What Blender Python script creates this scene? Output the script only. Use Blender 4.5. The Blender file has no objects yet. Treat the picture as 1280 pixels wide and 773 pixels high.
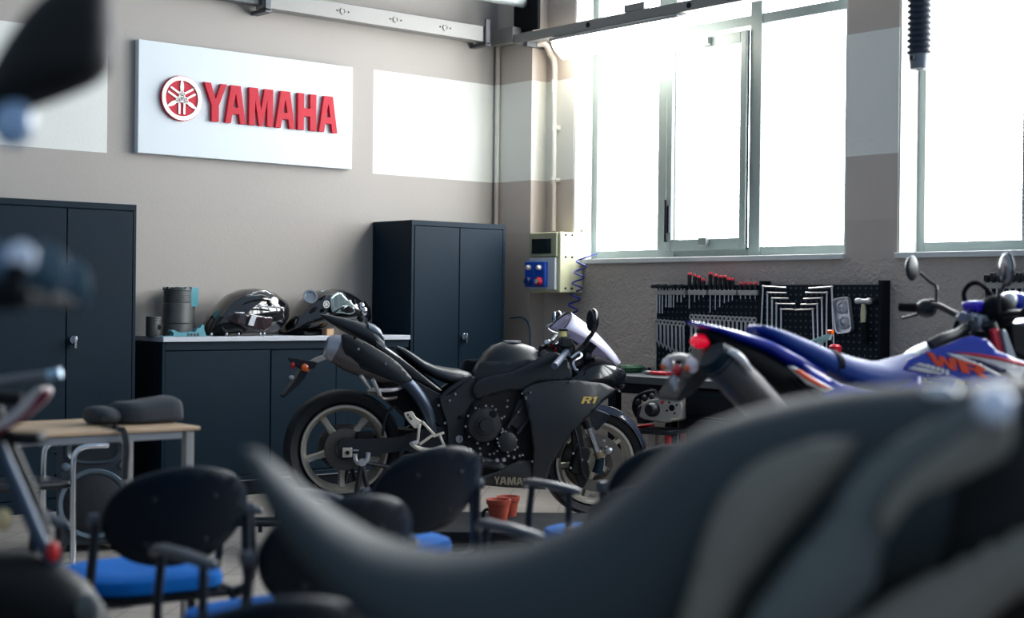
WP=17.; WORLD=.5; EXPO=.0; LAMPE=20.
import bpy, bmesh, math, random
from mathutils import Vector, Matrix
from mathutils.geometry import delaunay_2d_cdt
random.seed(7)
C = bpy.context.scene.collection
PI = math.pi
R = math.radians
# ---------------------------------------------------------------- camera
FPX, D0, H0 = 1875.0, 11.0, 1.19
YAW, PITCH, ROLL = R(49.7), R(-.28), R(.63)
VW = Vector((math.cos(YAW), math.sin(YAW), 0))
RT = Vector((math.sin(YAW), -math.cos(YAW), 0))
CAM = Vector((-VW.x * D0, -VW.y * D0, H0)) + RT * .02
fwd = (VW * math.cos(PITCH) + Vector((0, 0, math.sin(PITCH)))).normalized()
up0 = RT.cross(fwd)
# image content appears rotated clockwise -> camera rolled counter-clockwise
rgt = RT * math.cos(ROLL) + up0 * math.sin(ROLL)
upv = up0 * math.cos(ROLL) - RT * math.sin(ROLL)
cam = bpy.data.cameras.new('camera')
cam.sensor_width = 36
cam.lens = FPX / 1280 * 36
cam.clip_start = .05
cam.dof.use_dof = True
cam.dof.focus_distance = 8.9
cam.dof.aperture_fstop = 2.0
co = bpy.data.objects.new('camera', cam)
C.objects.link(co)
m = Matrix((rgt, upv, -fwd)).transposed().to_4x4()
m.translation = CAM
co.matrix_world = m
bpy.context.scene.camera = co

def ray(px, py):
    return fwd + rgt * ((px - 640) / FPX) - upv * ((py - 386.5) / FPX)
def hx(px, py, x=0.0):
    r = ray(px, py); return CAM + r * ((x - CAM.x) / r.x)
def hy(px, py, y=0.0):
    r = ray(px, py); return CAM + r * ((y - CAM.y) / r.y)
def hz(px, py, z=0.0):
    r = ray(px, py); return CAM + r * ((z - CAM.z) / r.z)
def cz(px, z, depth):          # a point at height z seen in column px at this distance
    p = CAM + VW * depth + RT * ((px - 640) / FPX * depth); p.z = z; return p

# ---------------------------------------------------------------- materials
def lin(c):
    return tuple(((v / 255) / 12.92 if v / 255 <= .04045 else ((v / 255 + .055) / 1.055) ** 2.4) for v in c) + (1,)
MATS = {}
def M(name, col, rough=.5, metal=0., bump=0., bscale=60., var=0., vscale=6., coat=0., spec=None, emit=None, es=1., alpha=1., trans=0., srgb=True):
    if name in MATS: return MATS[name]
    m = bpy.data.materials.new(name); m.use_nodes = True
    nt = m.node_tree; b = nt.nodes['Principled BSDF']
    c = lin(col) if srgb else tuple(col) + (1,)
    b.inputs['Base Color'].default_value = c
    b.inputs['Roughness'].default_value = rough
    b.inputs['Metallic'].default_value = metal
    b.inputs['Coat Weight'].default_value = coat
    b.inputs['Coat Roughness'].default_value = .06
    b.inputs['Alpha'].default_value = alpha
    b.inputs['Transmission Weight'].default_value = trans
    if spec is not None: b.inputs['Specular IOR Level'].default_value = spec
    if emit:
        b.inputs['Emission Color'].default_value = lin(emit); b.inputs['Emission Strength'].default_value = es
    tc = nt.nodes.new('ShaderNodeTexCoord')
    n = nt.nodes.new('ShaderNodeTexNoise'); n.inputs['Scale'].default_value = vscale; n.inputs['Detail'].default_value = 4
    nt.links.new(tc.outputs['Object'], n.inputs['Vector'])
    v = max(var, .04)
    mr = nt.nodes.new('ShaderNodeMapRange'); mr.inputs[3].default_value = 1 - v; mr.inputs[4].default_value = 1 + v
    nt.links.new(n.outputs['Fac'], mr.inputs[0])
    mx = nt.nodes.new('ShaderNodeMix'); mx.data_type = 'RGBA'; mx.blend_type = 'MULTIPLY'; mx.inputs[0].default_value = 1
    mx.inputs[6].default_value = c
    nt.links.new(mr.outputs[0], mx.inputs[7]); nt.links.new(mx.outputs[2], b.inputs['Base Color'])
    rr = nt.nodes.new('ShaderNodeMapRange'); rr.inputs[3].default_value = rough * .85; rr.inputs[4].default_value = min(1, rough * 1.15)
    nt.links.new(n.outputs['Fac'], rr.inputs[0]); nt.links.new(rr.outputs[0], b.inputs['Roughness'])
    if bump:
        n2 = nt.nodes.new('ShaderNodeTexNoise'); n2.inputs['Scale'].default_value = bscale; n2.inputs['Detail'].default_value = 5
        nt.links.new(tc.outputs['Object'], n2.inputs['Vector'])
        bp = nt.nodes.new('ShaderNodeBump'); bp.inputs['Strength'].default_value = min(1, bump); bp.inputs['Distance'].default_value = .004 if bscale > 20 else .02
        nt.links.new(n2.outputs['Fac'], bp.inputs['Height']); nt.links.new(bp.outputs[0], b.inputs['Normal'])
    MATS[name] = m
    return m

# ---------------------------------------------------------------- mesh builder
def crs(pts, n=6, closed=False):
    """Catmull-Rom through the points"""
    P = [Vector(p) for p in pts]; out = []; L = len(P)
    rng = range(L) if closed else range(L - 1)
    for i in rng:
        if closed: a, b, c, d = P[i - 1], P[i], P[(i + 1) % L], P[(i + 2) % L]
        else: a, b, c, d = P[max(i - 1, 0)], P[i], P[i + 1], P[min(i + 2, L - 1)]
        for k in range(n):
            t = k / n
            out.append(.5 * ((2 * b) + (c - a) * t + (2 * a - 5 * b + 4 * c - d) * t * t + (3 * b - a - 3 * c + d) * t ** 3))
    if not closed: out.append(P[-1])
    return out

class MB:
    def __init__(s): s.v = []; s.f = []
    def add(s, vs, fs, mat=None):
        o = len(s.v)
        s.v += [(mat @ Vector(v)) if mat else Vector(v) for v in vs]
        s.f += [tuple(o + i for i in f) for f in fs]
        return s
    def box(s, x0, x1, y0, y1, z0, z1, mat=None):
        vs = [(x0,y0,z0),(x1,y0,z0),(x1,y1,z0),(x0,y1,z0),(x0,y0,z1),(x1,y0,z1),(x1,y1,z1),(x0,y1,z1)]
        return s.add(vs, [(0,3,2,1),(4,5,6,7),(0,1,5,4),(1,2,6,5),(2,3,7,6),(3,0,4,7)], mat)
    def bar(s, a, b, w, h=None, up=Vector((0, 0, 1))):
        """rectangular bar from a to b"""
        a, b = Vector(a), Vector(b); h = h or w; d = (b - a); L = d.length; d.normalize()
        x = up.cross(d)
        if x.length < .01: x = Vector((1, 0, 0))
        x.normalize(); y = d.cross(x)
        mt = Matrix((x, y, d)).transposed().to_4x4(); mt.translation = a
        return s.box(-w/2, w/2, -h/2, h/2, 0, L, mt)
    def cyl(s, a, b, r0, r1=None, n=16, caps=True):
        a, b = Vector(a), Vector(b); r1 = r0 if r1 is None else r1
        d = (b - a).normalized(); x = d.orthogonal().normalized(); y = d.cross(x)
        vs = []
        for p, r in ((a, r0), (b, r1)):
            for i in range(n):
                t = 2 * PI * i / n; vs.append(p + (x * math.cos(t) + y * math.sin(t)) * r)
        fs = [(i, (i+1) % n, n + (i+1) % n, n + i) for i in range(n)]
        if caps: fs += [tuple(reversed(range(n))), tuple(range(n, 2*n))]
        return s.add(vs, fs)
    def tube(s, pts, r, n=10, smooth=0, closed=False, caps=True):
        P = crs(pts, smooth, closed) if smooth else [Vector(p) for p in pts]
        rs = r if isinstance(r, (list, tuple)) else None
        rings = []; N = len(P); x = None
        for i in range(N):
            if closed: d = P[(i+1) % N] - P[i-1]
            else: d = P[min(i+1, N-1)] - P[max(i-1, 0)]
            if d.length < 1e-9: d = Vector((0, 0, 1))
            d.normalize()
            if x is None: x = d.orthogonal().normalized()
            else:
                x = x - d * x.dot(d)
                x = x.normalized() if x.length > 1e-6 else d.orthogonal().normalized()
            y = d.cross(x)
            if rs: q = i / max(N - 1, 1) * (len(rs) - 1); k = min(int(q), len(rs) - 2); rr = rs[k] + (rs[k+1] - rs[k]) * (q - k)
            else: rr = r
            rings.append([P[i] + (x * math.cos(2*PI*j/n) + y * math.sin(2*PI*j/n)) * rr for j in range(n)])
        return s.rings(rings, caps and not closed, closed)
    def rings(s, rings, caps=True, closed=False):
        n = len(rings[0]); vs = [p for r in rings for p in r]; fs = []
        K = len(rings)
        for i in range(K if closed else K - 1):
            a, b = i * n, ((i + 1) % K) * n
            for j in range(n): fs.append((a + j, a + (j+1) % n, b + (j+1) % n, b + j))
        if caps: fs += [tuple(reversed(range(n))), tuple(range((K-1)*n, K*n))]
        return s.add(vs, fs)
    def lathe(s, prof, o=(0,0,0), ax=(0,0,1), n=24, closed=False, arc=None):
        """prof: (radius, height) pairs round axis ax at o"""
        o, d = Vector(o), Vector(ax).normalized(); x = d.orthogonal().normalized(); y = d.cross(x)
        rings = [[o + d * h + (x * math.cos(2*PI*i/n) + y * math.sin(2*PI*i/n)) * r for i in range(n)] for r, h in prof]
        return s.rings(rings, not closed, closed)
    def ball(s, c, rx, ry=None, rz=None, n=16, m=10, mat=None):
        ry = ry or rx; rz = rz or rx; c = Vector(c); vs = []; fs = []
        for i in range(1, m):
            th = PI * i / m
            for j in range(n):
                ph = 2*PI*j/n; vs.append((rx*math.sin(th)*math.cos(ph), ry*math.sin(th)*math.sin(ph), rz*math.cos(th)))
        vs += [(0,0,rz),(0,0,-rz)]; T = len(vs) - 2
        for i in range(m-2):
            for j in range(n): fs.append((i*n+j, (i+1)*n+j, (i+1)*n+(j+1)%n, i*n+(j+1)%n))
        for j in range(n): fs += [(T, j, (j+1)%n), (T+1, (m-2)*n+(j+1)%n, (m-2)*n+j)]
        mt = Matrix.Translation(c) @ (mat.to_4x4() if mat else Matrix.Identity(4))
        return s.add(vs, fs, mt)
    def prism(s, poly, a, b, fn):
        """poly in 2D, extruded a..b; fn(u,v,t)->3D"""
        n = len(poly)
        res = delaunay_2d_cdt([Vector(p[:2]) for p in poly], [(i, (i+1) % n) for i in range(n)], [], 1, 1e-6)
        vs2, fs2 = res[0], res[2]
        if len(vs2) != n:
            vs2 = [Vector(p[:2]) for p in poly]; fs2 = [tuple(range(n))]
        area = sum(poly[i][0]*poly[(i+1)%n][1] - poly[(i+1)%n][0]*poly[i][1] for i in range(n))
        vs = [fn(p[0], p[1], a) for p in vs2] + [fn(p[0], p[1], b) for p in vs2]
        idx = {}
        for i, p in enumerate(poly):
            idx[i] = min(range(n), key=lambda k: (vs2[k][0]-p[0])**2 + (vs2[k][1]-p[1])**2)
        fs = [tuple(reversed(f)) for f in fs2] + [tuple(i + n for i in f) for f in fs2]
        for i in range(n):
            p, q = idx[i], idx[(i+1) % n]
            fs.append((p, q, q + n, p + n) if area > 0 else (q, p, p + n, q + n))
        return s.add(vs, fs)
    def sheet(s, poly, fn, step):
        """fill the outline with a fine mesh; fn(u,v)->3D"""
        n = len(poly); P = [Vector(p[:2]) for p in poly]
        pts = []; edges = []
        for i in range(n):
            a, b = P[i], P[(i+1) % n]; k = max(1, int((b - a).length / step))
            for j in range(k): pts.append(a + (b - a) * j / k)
        N = len(pts); edges = [(i, (i+1) % N) for i in range(N)]
        x0, x1 = min(p.x for p in P), max(p.x for p in P); y0, y1 = min(p.y for p in P), max(p.y for p in P)
        x = x0 + step * .5
        row = 0
        bd = pts[:]
        while x < x1:
            y = y0 + step * (.5 + .5 * (row % 2))
            while y < y1:
                q = Vector((x, y)); ins = False
                for i in range(n):
                    a, b = P[i], P[(i+1) % n]
                    if (a.y > y) != (b.y > y) and x < (b.x - a.x) * (y - a.y) / (b.y - a.y) + a.x: ins = not ins
                if ins and min((q - e).length_squared for e in bd) > (step * .45) ** 2: pts.append(q)
                y += step
            x += step * .87; row += 1
        res = delaunay_2d_cdt(pts, edges, [], 1, 1e-7)
        return s.add([fn(p.x, p.y) for p in res[0]], [tuple(f) for f in res[2]])
    def build(s, name, mat, parent=None, smooth=40, bevel=0, subsurf=0, solid=0, seg=2, loc=None, fix=True):
        me = bpy.data.meshes.new(name)
        me.from_pydata([tuple(v) for v in s.v], [], s.f)
        if fix:
            bm = bmesh.new(); bm.from_mesh(me)
            bmesh.ops.recalc_face_normals(bm, faces=bm.faces); bm.to_mesh(me); bm.free()
        me.update()
        if smooth:
            me.shade_smooth(); me.set_sharp_from_angle(angle=R(smooth))
        for k in (mat if isinstance(mat, (list, tuple)) else [mat]): me.materials.append(k)
        o = bpy.data.objects.new(name, me); C.objects.link(o)
        if parent: o.parent = parent
        if loc: o.location = loc
        if solid:
            md = o.modifiers.new('solid', 'SOLIDIFY'); md.thickness = solid; md.offset = 0
        if bevel:
            md = o.modifiers.new('bevel', 'BEVEL'); md.width = bevel; md.segments = seg; md.limit_method = 'ANGLE'; md.angle_limit = R(35)
            md.harden_normals = False
        if subsurf:
            md = o.modifiers.new('sub', 'SUBSURF'); md.levels = subsurf; md.render_levels = subsurf
        return o

def tag(o, label=None, cat=None, group=None, kind=None):
    if label: o['label'] = label
    if cat: o['category'] = cat
    if group: o['group'] = group
    if kind: o['kind'] = kind
    return o
def thing(name, label, cat, loc=(0,0,0), rz=0., group=None):
    o = bpy.data.objects.new(name, None); C.objects.link(o)
    o.location = loc; o.rotation_euler = (0, 0, rz); o.empty_display_size = .1
    return tag(o, label, cat, group)
def struct(o): o['kind'] = 'structure'; return o
def copy_tree(o, parent=None):
    c = o.copy(); C.objects.link(c)
    if parent: c.parent = parent
    for ch in [x for x in bpy.data.objects if x.parent == o]: copy_tree(ch, c)
    return c

class Fr:
    """a local frame on the floor: x along heading, z up; reads points off sight lines at a chosen y"""
    def __init__(s, o, h):
        s.o = Vector((o[0], o[1], 0)); s.h = h
        s.X = Vector((math.cos(h), math.sin(h), 0)); s.Y = Vector((-math.sin(h), math.cos(h), 0))
    def p(s, px, py, y=0.):
        r = ray(px, py); t = (y - (CAM - s.o).dot(s.Y)) / r.dot(s.Y)
        w = CAM + r * t - s.o
        return Vector((w.dot(s.X), y, w.z))
    def pl(s, pts, y=0.): return [s.p(a, b, y) for a, b in pts]
    def uv(s, pts, y=0.): return [(q.x, q.z) for q in s.pl(pts, y)]
    def loft(s, mb, st, e=2.3, n=24, top=0., y0=0., close=True):
        """st: (px, py_top, py_bottom, half width); cross sections are superellipses"""
        rings = []
        for a in st:
            t = s.p(a[0], a[1]); b = s.p(a[0] if len(a) < 5 else a[4], a[2])
            rings.append(sect(t.x, b.x, b.z, t.z, a[3], e, n, top, y0))
        mb.rings(rings, close)
        return mb
def sect(xt, xb, zb, zt, hw, e=2.3, n=24, top=0., y0=0.):
    out = []; c = (zt + zb) / 2; h = (zt - zb) / 2
    for i in range(n):
        a = 2 * PI * i / n; cs, sn = math.cos(a), math.sin(a)
        w = hw * (1 - top * (sn + 1) / 2)
        y = w * math.copysign(abs(cs) ** (2 / e), cs); z = h * math.copysign(abs(sn) ** (2 / e), sn)
        k = (z / h + 1) / 2 if h else .5
        out.append(Vector((xb + (xt - xb) * k, y0 + y, c + z)))
    return out
# ---------------------------------------------------------------- materials used around the room
NAVY = M('navy_black_metal', (13, 31, 43), .5, spec=.12, var=.12, vscale=3, bump=.15, bscale=90)
NAVYD = M('navy_black_metal_dark', (12, 19, 27), .55, spec=.15, var=.1)
BLK = M('black_plastic', (17, 23, 30), .42, spec=.35, var=.1)
BLKM = M('black_matte', (10, 14, 19), .75, spec=.15, var=.1)
CHR = M('chrome', (205, 208, 214), .16, 1., var=.05)
STEEL = M('brushed_steel', (150, 154, 160), .35, .9, var=.1, vscale=20)
ALU = M('aluminium_paint', (150, 153, 158), .4, .6, var=.06)
WHITE = M('white_board', (204, 212, 216), .5, spec=.3, var=.02)
REDP = M('red_acrylic', (186, 44, 58), .5, spec=.15, var=.06)
FRAME = M('window_frame_grey', (124, 136, 134), .45, var=.04)
GREYR = M('rail_grey_metal', (128, 127, 124), .5, .3, var=.08)
GREYRD = M('rail_dark_grey', (84, 86, 90), .5, .3, var=.1)
WTOP = M('worktop_laminate', (178, 182, 190), .4, var=.06)
TILE_G = M('trim_white', (205, 205, 200), .5)

def wall_mat(name, axis):
    """greige paint with the white painted band; axis 0 = sign wall, 1 = window wall"""
    m = bpy.data.materials.new(name); m.use_nodes = True; nt = m.node_tree; b = nt.nodes['Principled BSDF']; L = nt.links.new
    tc = nt.nodes.new('ShaderNodeTexCoord'); sp = nt.nodes.new('ShaderNodeSeparateXYZ'); L(tc.outputs['Object'], sp.inputs[0])
    def mt(op, a, bb=None):
        n = nt.nodes.new('ShaderNodeMath'); n.operation = op
        for i, q in enumerate((a, bb)):
            if q is None: continue
            if isinstance(q, (int, float)): n.inputs[i].default_value = q
            else: L(q, n.inputs[i])
        return n.outputs[0]
    z = sp.outputs['Z']
    band = mt('MULTIPLY', mt('GREATER_THAN', z, ZB0), mt('LESS_THAN', z, ZB1))
    if axis == 0:
        x = sp.outputs['X']
        band = mt('MULTIPLY', band, mt('MAXIMUM', mt('LESS_THAN', x, XG0), mt('GREATER_THAN', x, XG1)))
    low = mt('LESS_THAN', z, ZLOW)
    n1 = nt.nodes.new('ShaderNodeTexNoise'); n1.inputs['Scale'].default_value = 1.3; n1.inputs['Detail'].default_value = 5; L(tc.outputs['Object'], n1.inputs['Vector'])
    mr = nt.nodes.new('ShaderNodeMapRange'); mr.inputs[3].default_value = .93; mr.inputs[4].default_value = 1.06; L(n1.outputs['Fac'], mr.inputs[0])
    def mix(f, a, bb, mode='MIX'):
        n = nt.nodes.new('ShaderNodeMix'); n.data_type = 'RGBA'; n.blend_type = mode
        for i, q in ((0, f), (6, a), (7, bb)):
            if isinstance(q, (int, float, tuple)): n.inputs[i].default_value = q
            else: L(q, n.inputs[i])
        return n.outputs[2]
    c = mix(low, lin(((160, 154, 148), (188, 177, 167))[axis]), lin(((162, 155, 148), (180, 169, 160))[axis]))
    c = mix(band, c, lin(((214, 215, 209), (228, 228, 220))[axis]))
    c = mix(1., c, mr.outputs[0], 'MULTIPLY')
    L(c, b.inputs['Base Color']); b.inputs['Roughness'].default_value = .75
    # fine paint grain everywhere, rough rendered plaster low on the window wall
    n2 = nt.nodes.new('ShaderNodeTexNoise'); n2.inputs['Scale'].default_value = 45; n2.inputs['Detail'].default_value = 6; L(tc.outputs['Object'], n2.inputs['Vector'])
    n3 = nt.nodes.new('ShaderNodeTexNoise'); n3.inputs['Scale'].default_value = 22; n3.inputs['Detail'].default_value = 5; n3.inputs['Distortion'].default_value = 1.4; L(tc.outputs['Object'], n3.inputs['Vector'])
    h = mt('MULTIPLY', n2.outputs['Fac'], .06)
    if axis == 1: h = mt('ADD', h, mt('MULTIPLY', mt('MULTIPLY', mt('LESS_THAN', z, ZSILL - .02), mt('LESS_THAN', sp.outputs['Y'], YREV)), n3.outputs['Fac']))
    bp = nt.nodes.new('ShaderNodeBump'); bp.inputs['Strength'].default_value = .6; bp.inputs['Distance'].default_value = .03; L(h, bp.inputs['Height']); L(bp.outputs[0], b.inputs['Normal'])
    return m

ZB0 = hy(550, 223.5).z; ZB1 = hy(550, 98).z
XG0 = hy(134, 150).x; XG1 = hy(466.5, 150).x
ZSILL = hx(1057, 320, 0).z; ZLOW = hy(300, 277).z - .0
PIL = .14                                              # corner pillar depth
YREV = hx(717, 200, 0).y                               # left jamb of the first window
W1 = (hx(1058, 200, 0).y, YREV); WZ0, WZ1 = ZSILL, 4.05
W2 = (hx(1122, 250, 0).y - (W1[1] - W1[0]), hx(1122, 250, 0).y)
gap = W1[0] - W2[1]
W3 = (W2[0] - gap - (W1[1] - W1[0]), W2[0] - gap)
YEND = W3[0] - 1.2
CEIL = 4.5
WL = wall_mat('sign_wall_paint', 0); WR_ = wall_mat('window_wall_paint', 1)
# walls
struct(MB().box(-13.5, .3, 0, .25, 0, CEIL).build('wall_left', WL, smooth=0))
def wr():
    mb = MB(); T = .3
    ys = [(YEND, W3[0], 0), (W3[0], W3[1], 1), (W3[1], W2[0], 0), (W2[0], W2[1], 1), (W2[1], W1[0], 0), (W1[0], W1[1], 1), (W1[1], -.0, 0)]
    for a, b, win in ys:
        if win: mb.box(0, T, a, b, 0, WZ0); mb.box(0, T, a, b, WZ1, CEIL)
        else: mb.box(0, T, a, b, 0, CEIL)
    ypc = hx(664, 200, -PIL).y
    mb.box(-PIL, 0, ypc, 0, 0, CEIL)
    # narrow pier strip between the pillar and the window
    return mb.build('wall_right', WR_, smooth=0)
struct(wr())
# floor: diagonal rectangular tiles
def floor_mat():
    m = bpy.data.materials.new('floor_tiles'); m.use_nodes = True; nt = m.node_tree; b = nt.nodes['Principled BSDF']; L = nt.links.new
    tc = nt.nodes.new('ShaderNodeTexCoord'); mp = nt.nodes.new('ShaderNodeMapping'); mp.inputs['Rotation'].default_value = (0, 0, R(-45)); L(tc.outputs['Object'], mp.inputs[0])
    br = nt.nodes.new('ShaderNodeTexBrick'); br.offset = 0; br.inputs['Scale'].default_value = 1
    br.inputs['Brick Width'].default_value = .165; br.inputs['Row Height'].default_value = .165; br.inputs['Mortar Size'].default_value = .0022
    br.inputs['Color1'].default_value = lin((160, 152, 143)); br.inputs['Color2'].default_value = lin((150, 143, 136)); br.inputs['Mortar'].default_value = lin((66, 62, 60))
    br.inputs['Mortar Smooth'].default_value = .2; br.inputs['Bias'].default_value = 0
    L(mp.outputs[0], br.inputs['Vector'])
    n = nt.nodes.new('ShaderNodeTexNoise'); n.inputs['Scale'].default_value = 5; n.inputs['Detail'].default_value = 6; L(tc.outputs['Object'], n.inputs['Vector'])
    mr = nt.nodes.new('ShaderNodeMapRange'); mr.inputs[3].default_value = .85; mr.inputs[4].default_value = 1.1; L(n.outputs['Fac'], mr.inputs[0])
    mx = nt.nodes.new('ShaderNodeMix'); mx.data_type = 'RGBA'; mx.blend_type = 'MULTIPLY'; mx.inputs[0].default_value = 1
    L(br.outputs['Color'], mx.inputs[6]); L(mr.outputs[0], mx.inputs[7]); L(mx.outputs[2], b.inputs['Base Color'])
    b.inputs['Roughness'].default_value = .38
    bp = nt.nodes.new('ShaderNodeBump'); bp.inputs['Strength'].default_value = .3; bp.inputs['Distance'].default_value = .003; bp.invert = True
    L(br.outputs['Fac'], bp.inputs['Height']); L(bp.outputs[0], b.inputs['Normal'])
    return m
struct(MB().box(-13.5, .3, YEND, .25, -.1, 0).build('floor', floor_mat(), smooth=0))
# skirting along the sign wall is tiled
struct(MB().box(-13.5, -PIL, -.012, 0, 0, .09).build('baseboard_left', M('skirting_tile', (150, 140, 130), .4), smooth=0))
struct(MB().box(-.012, 0, YEND, YREV, 0, .09).build('baseboard_right', MATS['skirting_tile'], smooth=0))

# windows
GL = bpy.data.materials.new('window_glass'); GL.use_nodes = True
_n = GL.node_tree; _n.nodes.remove(_n.nodes['Principled BSDF'])
_t = _n.nodes.new('ShaderNodeEmission'); _t.inputs[0].default_value = (.93, .97, 1, 1); _t.inputs[1].default_value = WP
_g = _n.nodes.new('ShaderNodeBsdfGlossy'); _g.inputs['Roughness'].default_value = .05
_x = _n.nodes.new('ShaderNodeMixShader'); _x.inputs[0].default_value = .07
_n.links.new(_t.outputs[0], _x.inputs[1]); _n.links.new(_g.outputs[0], _x.inputs[2]); _n.links.new(_x.outputs[0], _n.nodes['Material Output'].inputs[0])
XF = .17                                                 # frame set back in the opening
def fx(px, py=200): return hx(px, py, XF).y
zt = hx(1000, 8, XF).z; zt2 = hx(1000, 21, XF).z          # transom bar
JAM = M('window_reveal_paint', (214, 214, 208), .7)
def window(idx, y0, y1, mull, sash):
    """y0<y1 opening; mull: mullion spans; sash: span with an opening casement"""
    fr = MB(); a, b = XF, XF + .06
    fr.box(a, b, y0, y0 + .035, WZ0, WZ1); fr.box(a, b, y1 - .06, y1, WZ0, WZ1)
    fr.box(a + .003, b - .003, y0 + .034, y1 - .059, WZ0, WZ0 + .075); fr.box(a + .003, b - .003, y0 + .034, y1 - .059, WZ1 - .06, WZ1)
    fr.box(a + .002, b - .002, y0 + .034, y1 - .059, zt2, zt)
    for p, q in mull: fr.box(a - .006, b + .004, p, q, WZ0 + .001, WZ1 - .001)
    w = fr.build('window_%d' % idx, FRAME, smooth=0, bevel=.004); struct(w)
    MB().box(XF + .03, XF + .036, y0 + .02, y1 - .02, WZ0 + .03, WZ1 - .03).build('window_glass', GL, w, smooth=0)
    rv = MB().box(.005, XF, y1 - .012, y1 + .0, WZ0, WZ1).box(.0, XF, y0, y0 + .012, WZ0, WZ1); rv.build('reveal', JAM, w, smooth=0)
    MB().box(-.03, XF, y0 - .0, y1 + .0, WZ0 - .02, WZ0 + .012).build('window_sill', M('sill_white', (205, 208, 206), .5), w, smooth=0, bevel=.004)
    if sash:
        p, q = sash; s = MB(); z0, z1 = WZ0 + .06, zt2 - .03; k = .075
        s.box(a - .035, a, p, p + k * .7, z0, z1); s.box(a - .035, a, q - k * .7, q, z0, z1); s.box(a - .033, a - .002, p + k * .69, q - k * .69, z0 + .001, z0 + k); s.box(a - .033, a - .002, p + k * .69, q - k * .69, z1 - k, z1 - .001)
        so = s.build('casement_sash', FRAME, w, smooth=0, bevel=.006)
        g = MB().box(a - .06, a - .036, q - .055, q - .012, z0 + .12, z0 + .3)
        g.cyl((a - .06, q - .03, z0 + .06), (a - .06, q - .03, z0 + .34), .012).build('window_handle', NAVYD, so, bevel=.002)
        for zz in (z0 + .03, z1 - .06):
            MB().box(a - .07, a - .036, (p + q) / 2 - .05, (p + q) / 2 + .02, zz, zz + .05).build('latch', M('latch_grey', (120, 128, 128), .4, .5), so, bevel=.004)
        MB().box(a - .02, a - .01, p - .005, p - .001, z0, z1).box(a - .02, a - .01, q + .001, q + .005, z0, z1).build('gasket', NAVYD, so, smooth=0)
    return w
m1 = (fx(845), fx(823)); m2 = (fx(951), fx(937))
window(1, W1[0], W1[1], [m1, m2], (m2[1] + .005, m1[0] + .06))
dy = W2[1] - W1[1]
mm = (fx(1314), fx(1278.5))
window(2, W2[0], W2[1], [mm, (mm[0] - 1.2, mm[0] - 1.08)], None)
dy3 = W3[1] - W2[1]
window(3, W3[0], W3[1], [(mm[0] + dy3, mm[1] + dy3), (mm[0] - 1.2 + dy3, mm[0] - 1.08 + dy3)], None)  # added out of view, its glowing panes light the near side
WINLIGHTS = []

# ---------------------------------------------------------------- sign board
sg0, sg1 = hy(173, 100, -.05), hy(441, 100, -.05)
zt_, zb_ = hy(441, 84, -.05).z, hy(439.5, 212, -.05).z
sign = thing('sign_board', 'long white wall sign with red raised brand lettering and round tuning fork emblem', 'sign', (sg0.x, 0, 0))
SWd = sg1.x - sg0.x
MB().box(0, SWd, -.05, -.002, zb_, zt_).build('panel', WHITE, sign, smooth=0, bevel=.003)
def onsign(px, py): q = hy(px, py, -.05); return (q.x - sg0.x, q.z)
# letters are drawn in a unit cell: width w, height 1
HA = .30
def letter(ch):
    if ch == 'Y': return [[(0,1),(.3,1),(.5,.6),(.52,.6),(.74,1),(1,1),(.66,.42),(.66,0),(.34,0),(.34,.42)]], []
    if ch == 'A': return [[(0,0),(.26,1),(.74,1),(1,0),(.72,0),(.66,.24),(.34,.24),(.28,0)]], [[(.39,.42),(.61,.42),(.5,.78)]]
    if ch == 'M': return [[(0,0),(0,1),(.36,1),(.5,.42),(.64,1),(1,1),(1,0),(.75,0),(.75,.68),(.58,0),(.42,0),(.25,.68),(.25,0)]], []
    if ch == 'H': return [[(0,0),(0,1),(.34,1),(.34,.6),(.66,.6),(.66,1),(1,1),(1,0),(.66,0),(.66,.38),(.34,.38),(.34,0)]], []
    if ch == 'W': return [[(0,1),(.24,1),(.31,.38),(.42,.9),(.58,.9),(.69,.38),(.76,1),(1,1),(.84,0),(.62,0),(.5,.5),(.38,0),(.16,0)]], []
    if ch == 'R': return [[(0,0),(0,1),(.72,1),(.96,.86),(.96,.56),(.78,.46),(1,0),(.68,0),(.5,.4),(.3,.4),(.3,0)]], [[(.3,.6),(.3,.8),(.62,.8),(.66,.7),(.6,.6)]]
    if ch == '1': return [[(.3,0),(.3,.72),(.05,.72),(.05,.86),(.4,1),(.66,1),(.66,0)]], []
def glyph(mb, ch, x0, w, z0, h, fn, t0, t1, sh=0.):
    polys, holes = letter(ch)
    f = lambda u, v, t: fn(x0 + u * w + sh * v * h, z0 + v * h, t)
    for P in polys:
        if not holes: mb.prism(P, t0, t1, f)
        else:
            n, k = len(P), len(holes[0]); pts = [Vector(p) for p in P + holes[0]]
            ed = [(i, (i+1) % n) for i in range(n)] + [(n + i, n + (i+1) % k) for i in range(k)]
            r = delaunay_2d_cdt(pts, ed, [], 1, 1e-6)
            vv, ff = r[0], r[2]
            def inh(c):
                H = holes[0]; ins = False
                for i in range(len(H)):
                    a, b = H[i], H[(i+1) % len(H)]
                    if (a[1] > c[1]) != (b[1] > c[1]) and c[0] < (b[0]-a[0])*(c[1]-a[1])/(b[1]-a[1])+a[0]: ins = not ins
                return ins
            ff = [q for q in ff if not inh((sum(vv[i][0] for i in q)/3, sum(vv[i][1] for i in q)/3))]
            N = len(vv)
            fs = [tuple(reversed(q)) for q in ff] + [tuple(i + N for i in q) for q in ff]
            for a, b in ed: fs.append((a, b, b + N, a + N))
            mb.add([f(p[0], p[1], t0) for p in vv] + [f(p[0], p[1], t1) for p in vv], fs)
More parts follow.
